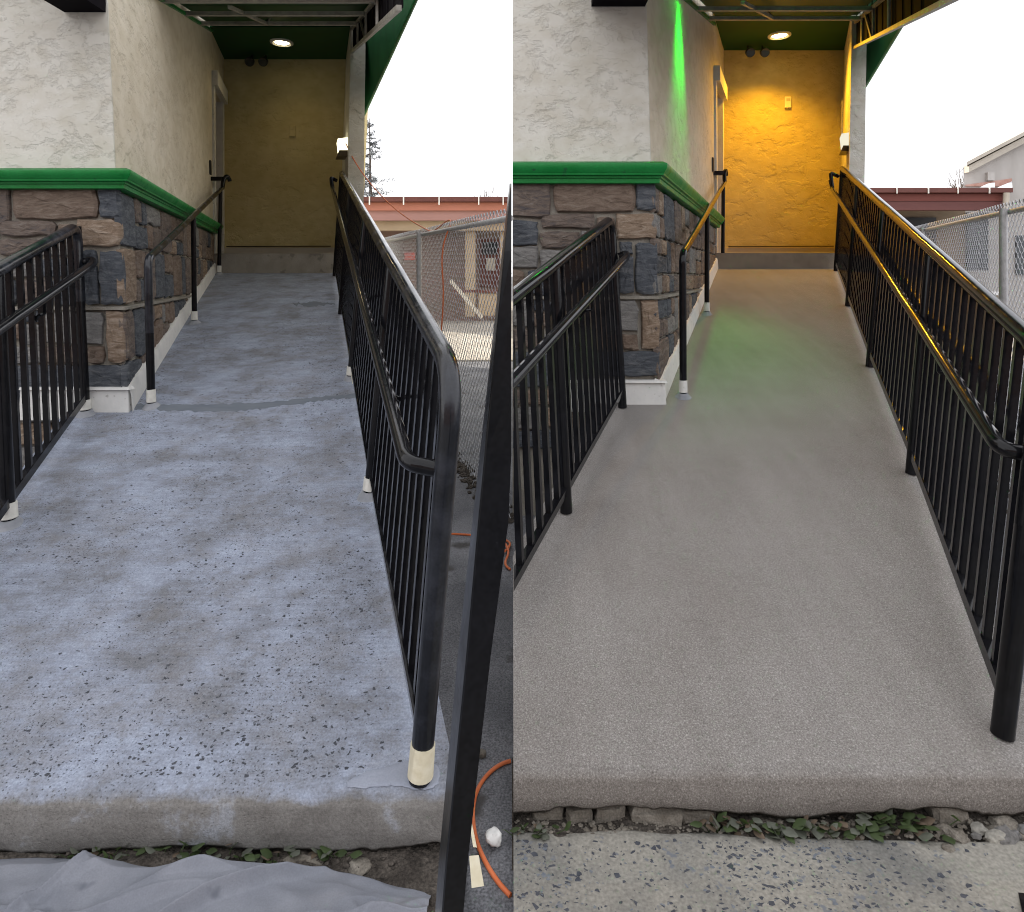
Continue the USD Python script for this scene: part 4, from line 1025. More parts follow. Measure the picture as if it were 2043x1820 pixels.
gd = guard(B, 'glossy black guard rail in front of the stone wall left of the coated ramp', pr, hl, 'paint_black', 'paint_black', near_end='cut', brackets=((1.3, .74),), spacing=0.115)
CLIP[0] = None
wallrail(B, 'slim black handrail reflecting yellow beside the stone wall of the coated ramp', [(1363, 792), (1410, 627), (1442, 532)], [(1362, 507), (1411, 420), (1443, 366)], (1446, 364, 8.0), 'paint_black', 'paint_black', (0, 1), 60, 'paint_white_aged')

# ------------------------------------------------------------------ leaning square steel post in front
pc = []
for v in np.linspace(1850, 366, 12):
    Y = 1.16
    uL = np.interp(v, [370, 1300, 1820], [1016, 914, 866]); uM = np.interp(v, [370, 1000, 1300, 1820], [1019, 958, 932, 880]); uR = np.interp(v, [370, 1000, 1300, 1820], [1020.5, 1020, 980, 922])
    a = P(uL, v, Y + 0.062); m = P(uM, v, Y); c_ = P(min(uR, 1020.8), v, Y + 0.012)
    d_ = c_ + np.array([0, 0.06, 0])
    m0, m1 = m + (a - m) * 0.07, m + (c_ - m) * 0.05
    pc.append([m0, m1, c_, d_, a])
pc = np.array(pc); n = len(pc)
v = pc.reshape(-1, 3); f = [(5 * i + k, 5 * i + (k + 1) % 5, 5 * i + 5 + (k + 1) % 5, 5 * i + 5 + k) for i in range(n - 1) for k in range(5)]
f = np.array(f); f = np.vstack([f[:, [0, 1, 2]], f[:, [0, 2, 3]], [(0, i + 1, i) for i in (1, 2, 3)], [(5 * n - 5, 5 * n - 5 + i, 5 * n - 4 + i) for i in (1, 2, 3)]])
tp = thing('steel_post', 'tall leaning black square steel post in the foreground', 'post', v[0])
part('tube', (v, np.array(f)), 'paint_black_smooth', tp)
# black foot at the right edge of the apron
c0 = P(2026, 1736, 1.62); 
sp = thing('steel_post', 'cropped black steel piece on the apron at the lower right corner', 'post', (c0[0] + 0.1, 1.4, 0))
part('tube', hull([P(2020, 1735, 1.70), P(2034, 1792, 1.60), P(2046, 1850, 1.52), P(2140, 1850, 1.52), P(2140, 1735, 1.70), P(2020, 1735, 1.70) + (0, 0, -0.1), P(2046, 1850, 1.52) + (0, 0, -0.1), P(2140, 1850, 1.52) + (0, 0, -0.1), P(2140, 1735, 1.70) + (0, 0, -0.1)]), 'paint_black_smooth', sp)

# ------------------------------------------------------------------ chain link fences
def fence(label, p0, p1, ztop, posts, seed, clipx=None):
    p0, p1 = np.array(p0), np.array(p1)
    Ln = np.linalg.norm(p1 - p0); d = (p1 - p0) / Ln
    nrm = np.array([-d[1], d[0]])
    t = thing('chain_link_fence', label, 'fence', (*p0, 0))
    def pt(s, z, o=0.0):
        q = p0 + d * s + nrm * o
        return np.array([q[0], q[1], z])
    zt = lambda s: ztop[0] + (ztop[1] - ztop[0]) * s / Ln
    part('top_rail', tube([pt(0, zt(0)), pt(Ln, zt(Ln))], 0.021, 12), 'steel_galvanised', t, smooth=40)
    for s in posts:
        part('post', tube([pt(s, -0.1, 0.045), pt(s, zt(s) + 0.02, 0.045)], 0.026, 14), 'steel_galvanised', t, smooth=40)
    dd = 0.0365
    nw = int(Ln / dd)
    vs, fs, k = [], [], 0
    r = np.random.default_rng(seed)
    ang = np.array([0.5, 2.6, 4.7])
    for w in range(nw):
        s0 = w * dd
        m = int((zt(s0) + 0.055 - 0.03) / dd)
        j = np.arange(m + 1)
        side = (j + w) % 2
        s = s0 + side * dd
        z = 0.03 + j * dd + (zt(s0) + 0.055 - 0.03 - m * dd)
        wob = 0.006 * np.sin(z * 3 + s0 * 2) + 0.01 * np.sin(s0 * 1.7)
        o = (side * 2 - 1) * 0.0024 + wob
        c = np.column_stack([p0[0] + d[0] * s + nrm[0] * o, p0[1] + d[1] * s + nrm[1] * o, z])
        # knuckle at the top
        top = c[-1] + np.array([d[0] * 0.012, d[1] * 0.012, 0.012]); c = np.vstack([c, top, c[-1] + (d[0] * 0.02, d[1] * 0.02, -0.012)])
        rad = 0.0026
        tang = np.gradient(c, axis=0); tang /= np.linalg.norm(tang, axis=1, keepdims=True)
        x = np.tile([nrm[0], nrm[1], 0.0], (len(c), 1)); y = np.cross(tang, x)
        ring = c[:, None, :] + rad * (np.cos(ang)[None, :, None] * x[:, None, :] + np.sin(ang)[None, :, None] * y[:, None, :])
        q = len(c)
        i = np.arange(q - 1)[:, None] * 3 + np.arange(3)[None, :]; i2 = np.arange(q - 1)[:, None] * 3 + (np.arange(3)[None, :] + 1) % 3
        f = np.stack([i.ravel(), i2.ravel(), i2.ravel() + 3, i.ravel() + 3], -1)
        vs.append(ring.reshape(-1, 3)); fs.append(f + k); k += q * 3
    part('chain_link_mesh', (np.vstack(vs), np.vstack(fs)), 'wire_galvanised', t, smooth=True, kind='stuff')
    return pt, zt, Ln, d
lx = lambda Y: -0.388 + A.ax * (Y - 5.23)
fa = fence('chain link fence beside the worn ramp with an orange cord over it', (lx(4.08), 4.08), (lx(11.5), 11.5), (E + 0.36, E + 0.56), (3.0, 6.1), 71)
fx = lambda Y: 3.486 + 0.424 * (Y - 4.53)
fb = fence('chain link fence beside the coated ramp at the right edge', (fx(3.7), 3.7), (fx(11.5), 11.5), (E + 0.43, E + 0.62), (0.95, 4.0, 7.4), 72)

# ------------------------------------------------------------------ background, left
def prismP(u0, u1, v0, v1, Y0, Y1):
    return hexa([P(u0, v1, Y0), P(u1, v1, Y0), P(u1, v1, Y0) + (0, Y1 - Y0, 0), P(u0, v1, Y0) + (0, Y1 - Y0, 0), P(u0, v0, Y0), P(u1, v0, Y0), P(u1, v0, Y0) + (0, Y1 - Y0, 0), P(u0, v0, Y0) + (0, Y1 - Y0, 0)])
bb = thing('brown_building', 'low brown building with orange fascia and cream beam behind the left fence', 'building', P(850, 640, 22))
part('gutter', prismP(640, 1017, 393, 402, 20.5, 20.66), 'brown_gutter', bb)
part('fascia', prismP(640, 1017, 402, 420, 20.7, 20.9), 'brown_fascia', bb)
part('band', prismP(640, 1017, 420.5, 440, 20.8, 21.0), 'brown_band', bb)
part('beam', prismP(640, 1017, 440.5, 460, 21.05, 21.4), 'tan_wall', bb)
part('roof', hexa([(-6.4, 20.66, E + 2.32), (-0.08, 20.66, E + 2.32), (-0.08, 30, E + 2.32), (-9, 30, E + 2.32), (-6.4, 20.66, E + 2.47), (-0.08, 20.66, E + 2.47), (-0.08, 30, E + 2.47), (-9, 30, E + 2.47)]), 'brown_gutter', bb)
part('wall', box(-7.5, -0.06, 22.2, 29, 0.0, E + 2.3), 'brown_wall', bb)
for u in (737, 805, 876, 955, 1004):
    part('gutter_strap', prismP(u - 1.2, u + 1.2, 392, 409, 20.46, 20.49), 'white_plastic', bb)
part('column', prismP(928, 948, 462, 632, 21.3, 21.7), 'tan_wall', bb)
w = part('window', prismP(958, 996, 478, 572, 22.12, 22.19), 'brown_gutter', bb)
part('pane', prismP(970, 988, 515, 540, 22.08, 22.11), 'trim_cream', w)
part('pane', prismP(962, 992, 483, 508, 22.08, 22.11), 'glass_dark', w)
part('side_column', prismP(998, 1016, 462, 632, 21.3, 21.7), 'tan_wall', bb)
single('sign', prismP(807, 828, 504, 519, 22.10, 22.17), 'sign_red', 'small red sign on the brown wall behind the left fence', 'sign')
lw = thing('low_wall', 'low tan wall with dark cap in front of the brown building', 'wall', P(990, 640, 18))
part('body', prismP(955, 1018, 586, 630, 18.2, 18.5), 'tan_wall', lw)
part('cap', prismP(905, 1018, 579, 584, 18.15, 18.55), 'brown_gutter', lw)
single('sun_patch_board', bar(P(899, 560, 17.6), P(962, 634, 17.2), (0, 1, 0), 0.04, 0.10), 'trim_cream', 'pale board standing in for a diagonal sun patch by the low tan wall', 'board')  # pale strip shaped and coloured as a slanting patch of sunlight

# ------------------------------------------------------------------ background, right
wb = thing('white_building', 'pale stucco building with sloping roof edge at the right', 'building', P(1990, 600, 23))
wy = 23.0
zE = E - 0.1
def rk(x): return E + (550 - 334) / F * wy + (x - (1921 - U0) * wy / F) * 0.52
x0, x1 = (1922 - U0) * wy / F, (2400 - U0) * wy / F
part('wall', hexa([(x0, wy, 0), (x1, wy, 0), (x1 + 3, wy + 9, 0), (x0 + 6.6, wy + 9, 0), (x0, wy, rk(x0)), (x1, wy, rk(x1)), (x1 + 3, wy + 9, rk(x1)), (x0 + 6.6, wy + 9, rk(x0))]), 'wall_white_far', wb)
part('roof', hexa([(x0 - 0.12, wy - 0.35, rk(x0) + 0.0), (x1, wy - 0.35, rk(x1) + 0.06), (x1 + 3, wy + 9, rk(x1) + 0.06), (x0 + 6.6, wy + 9, rk(x0)), (x0 - 0.12, wy - 0.35, rk(x0) + 0.12), (x1, wy - 0.35, rk(x1) + 0.24), (x1 + 3, wy + 9, rk(x1) + 0.24), (x0 + 6.6, wy + 9, rk(x0) + 0.12)]), 'trim_cream', wb)
part('rake_board', hexa([(x0 + 0.02, wy - 0.25, rk(x0) - 0.22), (x1, wy - 0.25, rk(x1) - 0.22), (x1, wy - 0.004, rk(x1) - 0.22), (x0 + 0.02, wy - 0.004, rk(x0) - 0.22), (x0 + 0.02, wy - 0.25, rk(x0)), (x1, wy - 0.25, rk(x1)), (x1, wy - 0.004, rk(x1)), (x0 + 0.02, wy - 0.004, rk(x0))]), 'trim_cream', wb)
part('flashing', hexa([P(1926, 372, wy - 0.04), P(2019, 372, wy - 0.04), P(2019, 372, wy - 0.003), P(1926, 372, wy - 0.003), P(1926, 369, wy - 0.04), P(2019, 356, wy - 0.04), P(2019, 356, wy - 0.003), P(1926, 369, wy - 0.003)]), 'flashing_pink', wb)
part('vent_hood', prismP(1971, 1985, 344, 360, wy - 0.12, wy - 0.005), 'wall_white_far', wb)
part('window', prismP(2028, 2060, 470, 548, wy - 0.06, wy - 0.003), 'glass_dark', wb)
mb = thing('brown_porch', 'low maroon porch building with gutter beside the pale building', 'building', P(1880, 560, 20))
part('gutter', prismP(1640, 2021, 375, 384, 20.0, 20.16), 'brown_gutter', mb)
part('fascia', prismP(1640, 2014, 384.5, 401, 20.17, 20.3), 'maroon_fascia', mb)
part('band', prismP(1640, 2010, 401.5, 419, 20.2, 20.5), 'maroon_band', mb)
part('roof', box((1640 - U0) * 20 / F, (2021 - U0) * 20 / F, 20.17, 22.9, E + 2.54, E + 2.66), 'brown_gutter', mb)
part('rear_wall', box((1640 - U0) * 20 / F, (2030 - U0) * 20 / F, 22.3, 22.6, 0, E + 2.5), 'dim_tan_wall', mb)
part('opening', prismP(1800, 1868, 434, 585, 22.2, 22.29), 'black_plastic', mb)
part('window', prismP(1930, 1972, 424, 540, 22.2, 22.29), 'glass_dark', mb)
part('downspout', tube([P(2008, 385, 20.0), P(2006, 440, 20.0), P(1998, 575, 20.0)], 0.09, 10), 'trim_cream', mb, smooth=40)
for u in (1790, 1853, 1912, 1975):
    part('gutter_strap', prismP(u - 1.0, u + 1.0, 374, 386, 19.96, 19.99), 'white_plastic', mb)
part('roof_cricket', hull([P(1955, 374, 20.3), P(1985, 374, 20.3), P(1985, 364, 22.8), P(1972, 366, 22.8), P(1955, 374, 22.8)]), 'membrane_white', mb)
part('roof_cricket', hull([P(1990, 375, 20.3), P(2020, 375, 20.3), P(2019, 362, 22.8), P(1990, 374, 22.8), P(2020, 375, 22.8)]), 'membrane_white', mb)
lw2 = thing('low_wall', 'low grey wall with pipe rail behind the right fence', 'wall', P(1980, 640, 16))
part('body', prismP(1900, 2002, 590, 656, 16.0, 16.25), 'dim_tan_wall', lw2)
part('cap', prismP(1890, 2006, 583, 589, 15.95, 16.3), 'membrane_white', lw2)

# ------------------------------------------------------------------ unseen house added behind the camera to darken the low sky
hb_ = thing('added_brick_house', 'unseen long brick house added behind the camera to block low sky light', 'house', (0, -13, 0))
part('wall', box(-24, 22, -20, -13, 0, 6.2), 'brick_far', hb_)
part('roof', hexa([(-24.4, -20.4, 6.2), (22.4, -20.4, 6.2), (22.4, -12.5, 6.2), (-24.4, -12.5, 6.2), (-24.4, -17.0, 8.3), (22.4, -17.0, 8.3), (22.4, -16.0, 8.3), (-24.4, -16.0, 8.3)]), 'brown_gutter', hb_)
for x in np.arange(-22, 21, 3.4):
    for z in (0.9, 3.7):
        w = part('window', box(x - 0.6, x + 0.6, -12.995, -12.93, z, z + 1.5), 'paint_white_aged', hb_)
        part('pane', box(x - 0.5, x + 0.5, -12.935, -12.915, z + 0.1, z + 1.4), 'glass_dark', w)

# ------------------------------------------------------------------ trees
def conifer(label, u, vt, Y, seed):
    r = np.random.default_rng(seed)
    base = P(u, 640, Y); base[2] = 0
    h = E + (V0 - vt) / F * Y
    t = thing('conifer', label, 'tree', base)
    part('trunk', tube([base, base + (0.1, 0, h * 0.5), base + (0, 0, h)], [0.22, 0.12, 0.02], 8), 'bark', t, smooth=40)
    br, nd = [], []
    for k in range(95):
        z = h * r.uniform(0.35, 0.99)
        ln = (1 - z / h) * h * 0.26 + 0.5
        ln *= r.uniform(0.45, 1.15)
        a = r.uniform(0, 2 * np.pi)
        dv = np.array([math.cos(a), math.sin(a), r.uniform(-0.15, 0.35)])
        p = base + (0, 0, z)
        pts = np.array([p + dv * ln * s + (0, 0, -0.12 * ln * math.sin(s * 3)) for s in np.linspace(0, 1, 5)])
        br.append(tube(pts, np.linspace(0.03, 0.008, 5), 5))
        for _ in range(int(14 + 30 * ln)):
            s = r.uniform(0.15, 1.0) ** 0.8
            c = p + dv * ln * s + (0, 0, -0.12 * ln * math.sin(s * 3)) + r.normal(0, 0.05 + 0.06 * ln, 3) * (1, 1, 0.6)
            q = r.normal(0, 1, 3); q /= np.linalg.norm(q); q2 = np.cross(q, r.normal(0, 1, 3)); q2 /= np.linalg.norm(q2)
            L_ = r.uniform(0.07, 0.16)
            nd.append((np.array([c - q * L_, c + q2 * 0.025, c + q * L_, c - q2 * 0.025]), np.array([[0, 1, 2], [0, 2, 3]])))
    part('branches', cat(br), 'bark', t, smooth=40)
    part('crown', cat(nd), 'needles_hazed', t)
conifer('dark sparse spruce showing above the brown roof beside the column', 737, 236, 46, 91)

def bare(label, u, v0, v1, Y, seed, spread):
    r = np.random.default_rng(seed)
    base = P(u, 560, Y); base[2] = 0
    top = E + (V0 - v1) / F * Y
    t = thing('bare_tree', label, 'tree', base)
    mid = E + (V0 - v0) / F * Y - 0.4
    part('trunk', tube([base, (base[0] + 0.05, base[1], mid)], [0.06, 0.03], 7), 'bark', t)
    tw = []
    for k in range(9):
        p = np.array([base[0] + 0.05, base[1], mid - r.uniform(0, 0.3)])
        d = np.array([r.normal(0, 0.45), r.normal(0, 0.3), 1.0]); d /= np.linalg.norm(d)
        ln = (top - mid) * r.uniform(0.55, 1.05)
        pts = [p + d * ln * s + r.normal(0, 0.03, 3) for s in np.linspace(0, 1, 6)]
        tw.append(tube(pts, np.linspace(0.02, 0.006, 6), 5))
        for _ in range(3):
            i = r.integers(2, 5)
            d2 = d + r.normal(0, 0.5, 3)
            tw.append(tube([pts[i], pts[i] + d2 * 0.25 * spread, pts[i] + d2 * 0.5 * spread + (0, 0, 0.1)], [0.01, 0.007, 0.005], 4))
    part('twigs', cat(tw), 'bark', t)
bare('tiny bare twigs rising behind the orange fascia', 966, 395, 366, 31, 3, 0.5)
bare('bare twigs rising behind the maroon gutter', 1903, 378, 345, 28, 4, 0.6)
bare('thin bare stem against the corner of the pale building', 1915, 378, 322, 29, 5, 0.5)

# ------------------------------------------------------------------ cords
def on_ground(u, v, lift=0.006):
    Y = E * F / (v - V0)
    p = P(u, v, Y); p[2] = float(gz(np.array([p[0]]), np.array([p[1]]))[0]) - 0.02 + lift
    return p

def smooth_path(pts, n=12):
    from scipy.interpolate import CubicSpline
    pts = np.array(pts); t = np.r_[0, np.cumsum(np.linalg.norm(np.diff(pts, axis=0), axis=1))]
    return CubicSpline(t, pts)(np.linspace(0, t[-1], n * len(pts)))
pt, zt, Ln, d_ = fa
def fpt(u):                      # distance along the left fence seen at survey column u
    k = (u - U0) / F
    Y = (-0.388 - A.ax * 5.23) / (k - A.ax)
    return (Y - 4.08) / d_[1]
s1, s2 = fpt(856), fpt(897)
sag = [P(690, 286, 8.3), P(718, 338, 8.1), P(775, 405, 7.7), P(820, 440, 7.2), pt(s1, zt(s1) + 0.028), pt(0.5 * (s1 + s2), zt(s1) + 0.026), pt(s2, zt(s2) + 0.024, 0.0), pt(s2 + 0.02, zt(s2) - 0.08, 0.035), pt(s2 + 0.08, zt(s2) - 0.5, 0.04), pt(s2 + 0.14, zt(s2) - 1.0, 0.05), pt(s2 + 0.20, 0.35, 0.04), pt(s2 + 0.2, 0.01, 0.06)]
single('extension_cord', tube(smooth_path(sag, 8), 0.0065, 8), 'cord_orange', 'orange cord sagging from the wall lamp to the left chain link fence', 'cord', smooth=40)
g1 = [on_ground(1018.5, 1516), on_ground(985, 1532), on_ground(958, 1562), on_ground(944, 1610), on_ground(948, 1660), on_ground(968, 1710), on_ground(998, 1752), on_ground(1018.5, 1772)]
single('extension_cord', tube(smooth_path(g1, 10), 0.0062, 10), 'cord_orange', 'orange cord looping over the dirt by the foreground steel post', 'cord', smooth=40)
g2 = [on_ground(900, 1058), on_ground(930, 1061), on_ground(965, 1066), on_ground(1005, 1075, 0.01), on_ground(1016, 1092, 0.02), on_ground(1004, 1102, 0.02), on_ground(1000, 1086, 0.03), on_ground(1014, 1108, 0.03), on_ground(1008, 1124, 0.02), on_ground(1018, 1132, 0.01)]
single('extension_cord', tube(smooth_path(g2, 10), 0.0065, 8), 'cord_orange', 'thin orange cord bunched on the asphalt below the left fence', 'cord', smooth=40)

# ------------------------------------------------------------------ foreground ground pieces
# dirt strips under the slab noses
def heap(x0, x1, y0, y1, zb, amp, seed, nx=120, ny=24):
    def fn(a, b_):
        x = x0 + (x1 - x0) * a; y = y0 + (y1 - y0) * b_
        z = zb + amp * (meshkit.fbm(np.stack([x * 9, y * 9, 0 * x], -1), 4, seed) - 0.3) * np.minimum(1, 6 * np.minimum(b_, 1 - b_) + 0.1)
        return np.stack([x, y, z], -1)
    return grid(fn, nx, ny)
single('soil', heap(-2.3, -0.12, 1.52, 2.0, 0.0, 0.05, 5), 'soil', 'dark soil in the gap under the worn ramp', 'soil', smooth=True, kind='structure')
single('soil', heap(0.0, 1.75, 1.70, 2.1, -0.004, 0.05, 6), 'soil', 'dark soil in the gap under the coated ramp', 'soil', smooth=True, kind='structure')

# exposed aggregate apron on the right
def apron():
    def fn(a, b_):
        x = 0.004 + 2.2 * a; y = 0.2 + 1.635 * b_
        edge = 0.03 * (meshkit.fbm(np.stack([x * 3.5, 0 * x, 0 * x], -1), 4, 14) - 0.5)
        y = y + edge * b_ ** 6 - 0.05 * b_ ** 8 * np.clip((x - 0.5) / 1.2, 0, 1)
        z = 0.018 + 0.012 * (meshkit.fbm(np.stack([x * 4, y * 4, 0 * x], -1), 5, 15) - 0.5) - 0.05 * np.clip((b_ - 0.965) / 0.035, 0, 1) ** 2
        return np.stack([x, y, z], -1)
    return grid(fn, 160, 110)
ap = thing('apron', 'old concrete apron with exposed dark aggregate at the foot of the coated ramp', 'pavement', (1, 1, 0), kind='structure')
part('slab', apron(), 'apron_concrete', ap, smooth=True)
def ap_place(r):
    x, y = r.uniform(0.01, 1.6), r.uniform(1.38, 1.765)
    if meshkit.fbm(np.array([[x * 3, y * 3, 2.0]]), 3, 77)[0] < r.uniform(0.25, 0.52):
        return None
    z = 0.018 + 0.012 * (meshkit.fbm(np.array([[x * 4, y * 4, 0.0]]), 5, 15)[0] - 0.5)
    return np.array([x, y, z]), np.array([1.0, 0, 0]), np.array([0, 1.0, 0]), np.array([0, 0, 1.0])
part('aggregate', chips(2600, ap_place, lambda r: 0.0024 + 0.0120 * r.uniform() ** 2.6, 78, 0.0007), 'chip_dark', ap, kind='stuff')
part('aggregate', chips(1300, ap_place, lambda r: 0.0025 + 0.0085 * r.uniform() ** 2.4, 79, 0.0008), 'chip_blue', ap, kind='stuff')

# drop cloth on the left
def cloth():
    def fn(a, b_):
        x = -2.1 + 1.90 * a; yf = 1.700 - 0.060 * np.clip((a - 0.55) / 0.45, 0, 1) ** 1.5 + 0.02 * np.sin(a * 17)
        y = 0.9 + (yf - 0.9) * b_
        w = x * 1.0 + 0.6 * y
        n = meshkit.fbm(np.stack([x * 1.6 + 1.5 * y, y * 4.5 - 0.9 * x, 0 * x], -1), 3, 33)
        rdg = 1 - np.abs(2 * meshkit.fbm(np.stack([x * 2.6 - y, y * 4.2 + x * 1.6, 0 * x + 3], -1), 3, 35) - 1)
        sw = np.sin(10.5 * y + 3.0 * x + 2.4 * np.sin(1.9 * x + 1) + 1.5 * n) 
        z = 0.012 + 0.055 * n + 0.024 * sw * (0.4 + 0.6 * a) + 0.030 * (np.clip(rdg - 0.62, 0, 1) / 0.38) ** 1.5 + 0.010 * meshkit.fbm(np.stack([x * 9, y * 12, 0 * x], -1), 3, 36)
        rf = np.random.default_rng(8)
        for _ in range(22):
            cx, cy, an = rf.uniform(-2.0, -0.3), rf.uniform(1.25, 1.68), rf.normal(0.12, 0.5)
            ca, sa = np.cos(an), np.sin(an)
            u_ = (x - cx) * ca + (y - cy) * sa; d_2 = -(x - cx) * sa + (y - cy) * ca + 0.10 * u_ ** 2 * rf.normal(0, 1.5)
            wd, hh, ll = rf.uniform(0.009, 0.026), rf.uniform(0.012, 0.042), rf.uniform(0.15, 0.55)
            z = z + hh * np.exp(-np.abs(d_2 / wd) ** 1.4) * np.exp(-(u_ / ll) ** 4)
        e = np.minimum(1, (1 - b_) * 14)
        z = z * (0.35 + 0.65 * e) - 0.02 * (b_ > 0.995)
        return np.stack([x, y, z], -1)
    return grid(fn, 420, 300)
single('drop_cloth', cloth(), 'cloth', 'grey canvas drop cloth rumpled at the foot of the worn ramp', 'drop cloth', smooth=True)

# weeds: leaves as parts
def leaf_mesh(c, yaw, pitch, ln, wd, curl=0.2):
    s = np.linspace(0, 1, 6)
    wprof = np.sin(np.pi * np.clip(s, 0.02, 1) ** 0.8) * wd / 2
    d = np.array([math.cos(yaw) * math.cos(pitch), math.sin(yaw) * math.cos(pitch), math.sin(pitch)])
    sx = np.array([-math.sin(yaw), math.cos(yaw), 0]); up = np.cross(d, sx)
    mid = c + d * (ln * s)[:, None] - np.array([0, 0, 1]) * (curl * ln * s ** 2)[:, None]
    v = np.vstack([mid - sx * wprof[:, None] - up * (0.2 * wprof)[:, None], mid, mid + sx * wprof[:, None] - up * (0.2 * wprof)[:, None]])
    f = []
    for k in range(2):
        for i in range(5):
            f.append((k * 6 + i, k * 6 + i + 1, k * 6 + 7 + i, k * 6 + 6 + i))
    return v, np.array(f)

def weeds(label, spots_, seed, size):
    r = np.random.default_rng(seed)
    t = thing('weed', label, 'weed', spots_[0])
    for c in spots_:
        c = np.array(c)
        for k in range(r.integers(4, 8)):
            yaw, pitch = r.uniform(-np.pi, 0.3), r.uniform(0.1, 1.1)
            ln = size * r.uniform(0.5, 1.2)
            h_ = r.uniform(0.005, 0.03)
            m = ('leaf_green', 'leaf_green', 'leaf_grey', 'dead_leaf')[r.choice(4, p=[0.34, 0.18, 0.32, 0.16])]
            p = c + r.normal(0, 0.018, 3) * (1.5, 0.7, 0) + (0, 0, h_)
            part('leaf', leaf_mesh(p, yaw, pitch, ln, ln * r.uniform(0.5, 0.8)), m, t, smooth=True)
            part('stem', tube([c * (1, 1, 0) + (0, 0, -0.01), p], 0.0012, 5), 'leaf_green', t)
rw = np.random.default_rng(12)
weeds('low broad-leaved weeds sprouting along the middle of the gap under the coated ramp', [(x, 1.805 + rw.normal(0, 0.012), 0.008) for x in np.linspace(0.56, 1.14, 22)], 61, 0.042)
weeds('small weeds at the left end of the gap under the coated ramp', [(x, 1.80, 0.006) for x in (0.02, 0.05, 0.09)], 62, 0.032)
weeds('shaded weeds in the gap between worn ramp and drop cloth', [(x, 1.735 + rw.normal(0, 0.01), 0.0) for x in np.linspace(-1.16, -0.45, 17)], 63, 0.038)

def rubble(name, label, items, mat, catg):
    for (x, y, z, s, sd_), lb in zip(items, label):
        r = np.random.default_rng(sd_)
        m = trimesh.creation.icosphere(2, 1.0)
        n = meshkit.fbm(np.array(m.vertices) * 1.6 + sd_, 3, sd_) - 0.5
        v = np.array(m.vertices) * (1 + 0.9 * n[:, None])
        v = v * np.array(s) + (x, y, z)
        single(name, (v, np.array(m.faces)), mat, lb, catg, smooth=30)
# brick-like stones under the noses
bk = [(0.10, 0.085, 'rubble'), (0.19, 0.075, 'rubble'), (0.275, 0.09, 'rubble'), (0.41, 0.15, 'rubble'), (0.53, 0.1, 'rubble'), (1.24, 0.09, 'rubble')]
pv = thing('footing_course', 'broken course of footing bricks under the edge of the coated ramp', 'footing', (0.1, 1.84, 0))
for x, w_, m in bk:
    rr = np.random.default_rng(int(x * 1000))
    b_ = rbox(x - w_ / 2, x + w_ / 2, 1.838 + rr.uniform(-0.008, 0.008), 1.93, -0.02, 0.042 + rr.uniform(-.006, .004), 0.010)
    bv, bf = vf(b_); bv = bv + rr.normal(0, 0.0045, bv.shape)
    part('brick', (bv, bf), m, pv)
rubble('loose_stone', ['pale broken mortar lump at the right end of the gap', 'small grey pebble among the weeds', 'brown stone beside the steel post on the dirt', 'rubble piece under the nose of the worn ramp by the cloth', 'second rubble piece nearer the foreground post'],
       [(1.36, 1.80, 0.0, (0.055, 0.03, 0.022), 3), (1.17, 1.745, 0.012, (0.018, 0.014, 0.012), 4), (*on_ground(961, 1503)[:2], 0.0, (0.016, 0.014, 0.012), 5), (-0.55, 1.715, 0.0, (0.05, 0.025, 0.02), 6), (-0.40, 1.70, 0.0, (0.035, 0.025, 0.018), 7)], 'rubble', 'stone')
rubble('crumpled_paper', ['crumpled white paper beside the orange cord loop', 'crumpled pale rag on the drop cloth corner by the post'], [(*on_ground(985, 1680)[:2], 0.012, (0.024, 0.02, 0.022), 8), (-0.27, 1.50, 0.03, (0.055, 0.04, 0.035), 9)], 'paper', 'paper')
rp_ = thing('rubble_pile', 'pile of broken mortar lumps at the right end below the coated ramp', 'rubble', (1.36, 1.80, 0))
rq = np.random.default_rng(44)
for k in range(26):
    m = trimesh.creation.icosphere(1, 1.0); mv = np.array(m.vertices) * (1 + rq.normal(0, 0.16, (len(m.vertices), 1)))
    sz_ = rq.uniform(0.006, 0.026)
    part('lump', (mv * sz_ * (1.3, 1.0, 0.7) + (1.18 + 0.34 * rq.uniform() ** 0.7, 1.80 + rq.normal(0, 0.016), 0.012 + rq.uniform(0, 0.012)), np.array(m.faces)), ('rubble', 'concrete_face', 'apron_concrete')[k % 3], rp_)
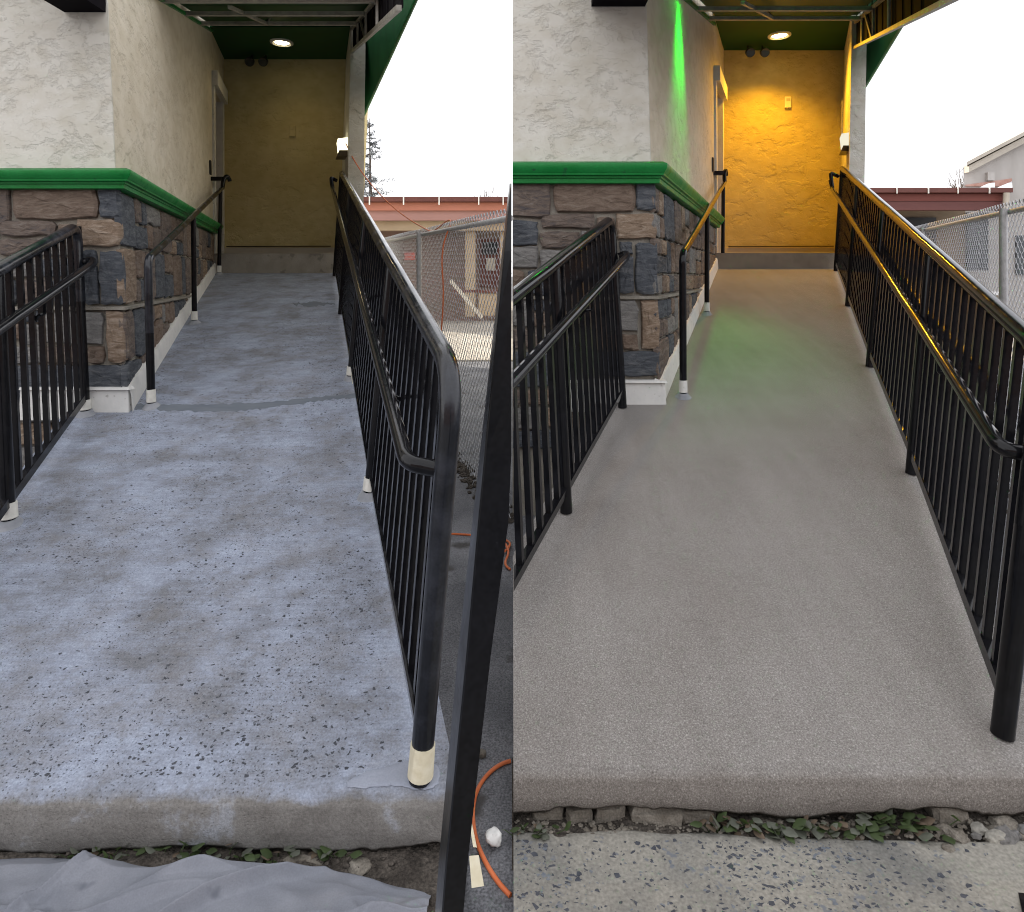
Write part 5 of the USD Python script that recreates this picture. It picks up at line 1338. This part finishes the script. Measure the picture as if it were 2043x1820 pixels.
def gap_grit(x0, x1, y, zz, n, seed):
    r = np.random.default_rng(seed); ms = []
    for k in range(n):
        m = trimesh.creation.icosphere(0, 1.0); v = np.array(m.vertices) * (1 + r.normal(0, 0.2, (12, 1))) * r.uniform(0.0015, 0.0075) * (1.2, 1, 0.7)
        ms.append((v + (r.uniform(x0, x1), y + r.normal(0, 0.022), zz + r.uniform(0, 0.006)), np.array(m.faces)))
    return cat(ms)
single('grit', gap_grit(0.01, 1.6, 1.81, 0.008, 700, 3), 'rubble', 'fine grit scattered in the gap below the coated ramp', 'grit', kind='stuff')
single('grit', gap_grit(-1.6, -0.25, 1.70, 0.010, 260, 4), 'soil', 'fine grit scattered in the gap below the worn ramp', 'grit', kind='stuff')
single('masking_tape', hexa([P(944, 1690, 1.66), P(950, 1690, 1.66), P(952, 1692, 1.67), P(946, 1692, 1.67), P(936, 1640, 1.74), P(941, 1640, 1.74), P(941, 1640, 1.75), P(936, 1640, 1.75)]), 'tape_masking', 'short strip of masking tape on the slab side by the post', 'tape')
single('masking_tape', hexa([P(941, 1772, 1.60), P(965, 1768, 1.60), P(966, 1768, 1.603), P(942, 1772, 1.603), P(936, 1708, 1.645), P(955, 1706, 1.645), P(955, 1706, 1.648), P(936, 1708, 1.648)]), 'tape_masking', 'loose masking tape hanging off the slab corner at the bottom', 'tape')
rl = np.random.default_rng(5)
for x, y, lb in ((1.02, 1.50, 'dry brown leaf lying on the aggregate apron'),):
    single('fallen_leaf', leaf_mesh(np.array([0.16, 1.50, 0.028]) + (0.45, 0, 0), -1.2, 0.1, 0.035, 0.02), 'dead_leaf', lb, 'leaf', smooth=True)
# tufts and grit along the foot of each fence
def grit(S, line, y0, y1, seed):
    r = np.random.default_rng(seed); ms = []
    for k in range(420):
        y = r.uniform(y0, y1); x = line(y) + r.normal(0, 0.05)
        s = r.uniform(0.006, 0.028)
        m = trimesh.creation.icosphere(1, 1.0); v = np.array(m.vertices) * (1 + r.normal(0, 0.2, (len(m.vertices), 1))) * s * (1, 1, 0.7)
        ms.append((v + (x, y, float(gz(np.array([x]), np.array([y]))[0]) - 0.015), np.array(m.faces)))
    return cat(ms)
single('grit', grit(A, lx, 4.1, 8, 1), 'soil', 'dark grit and clods along the foot of the left fence', 'grit', kind='stuff')
single('grit', grit(B, fx, 3.7, 9, 2), 'soil', 'dark grit and clods along the foot of the right fence', 'grit', kind='stuff')
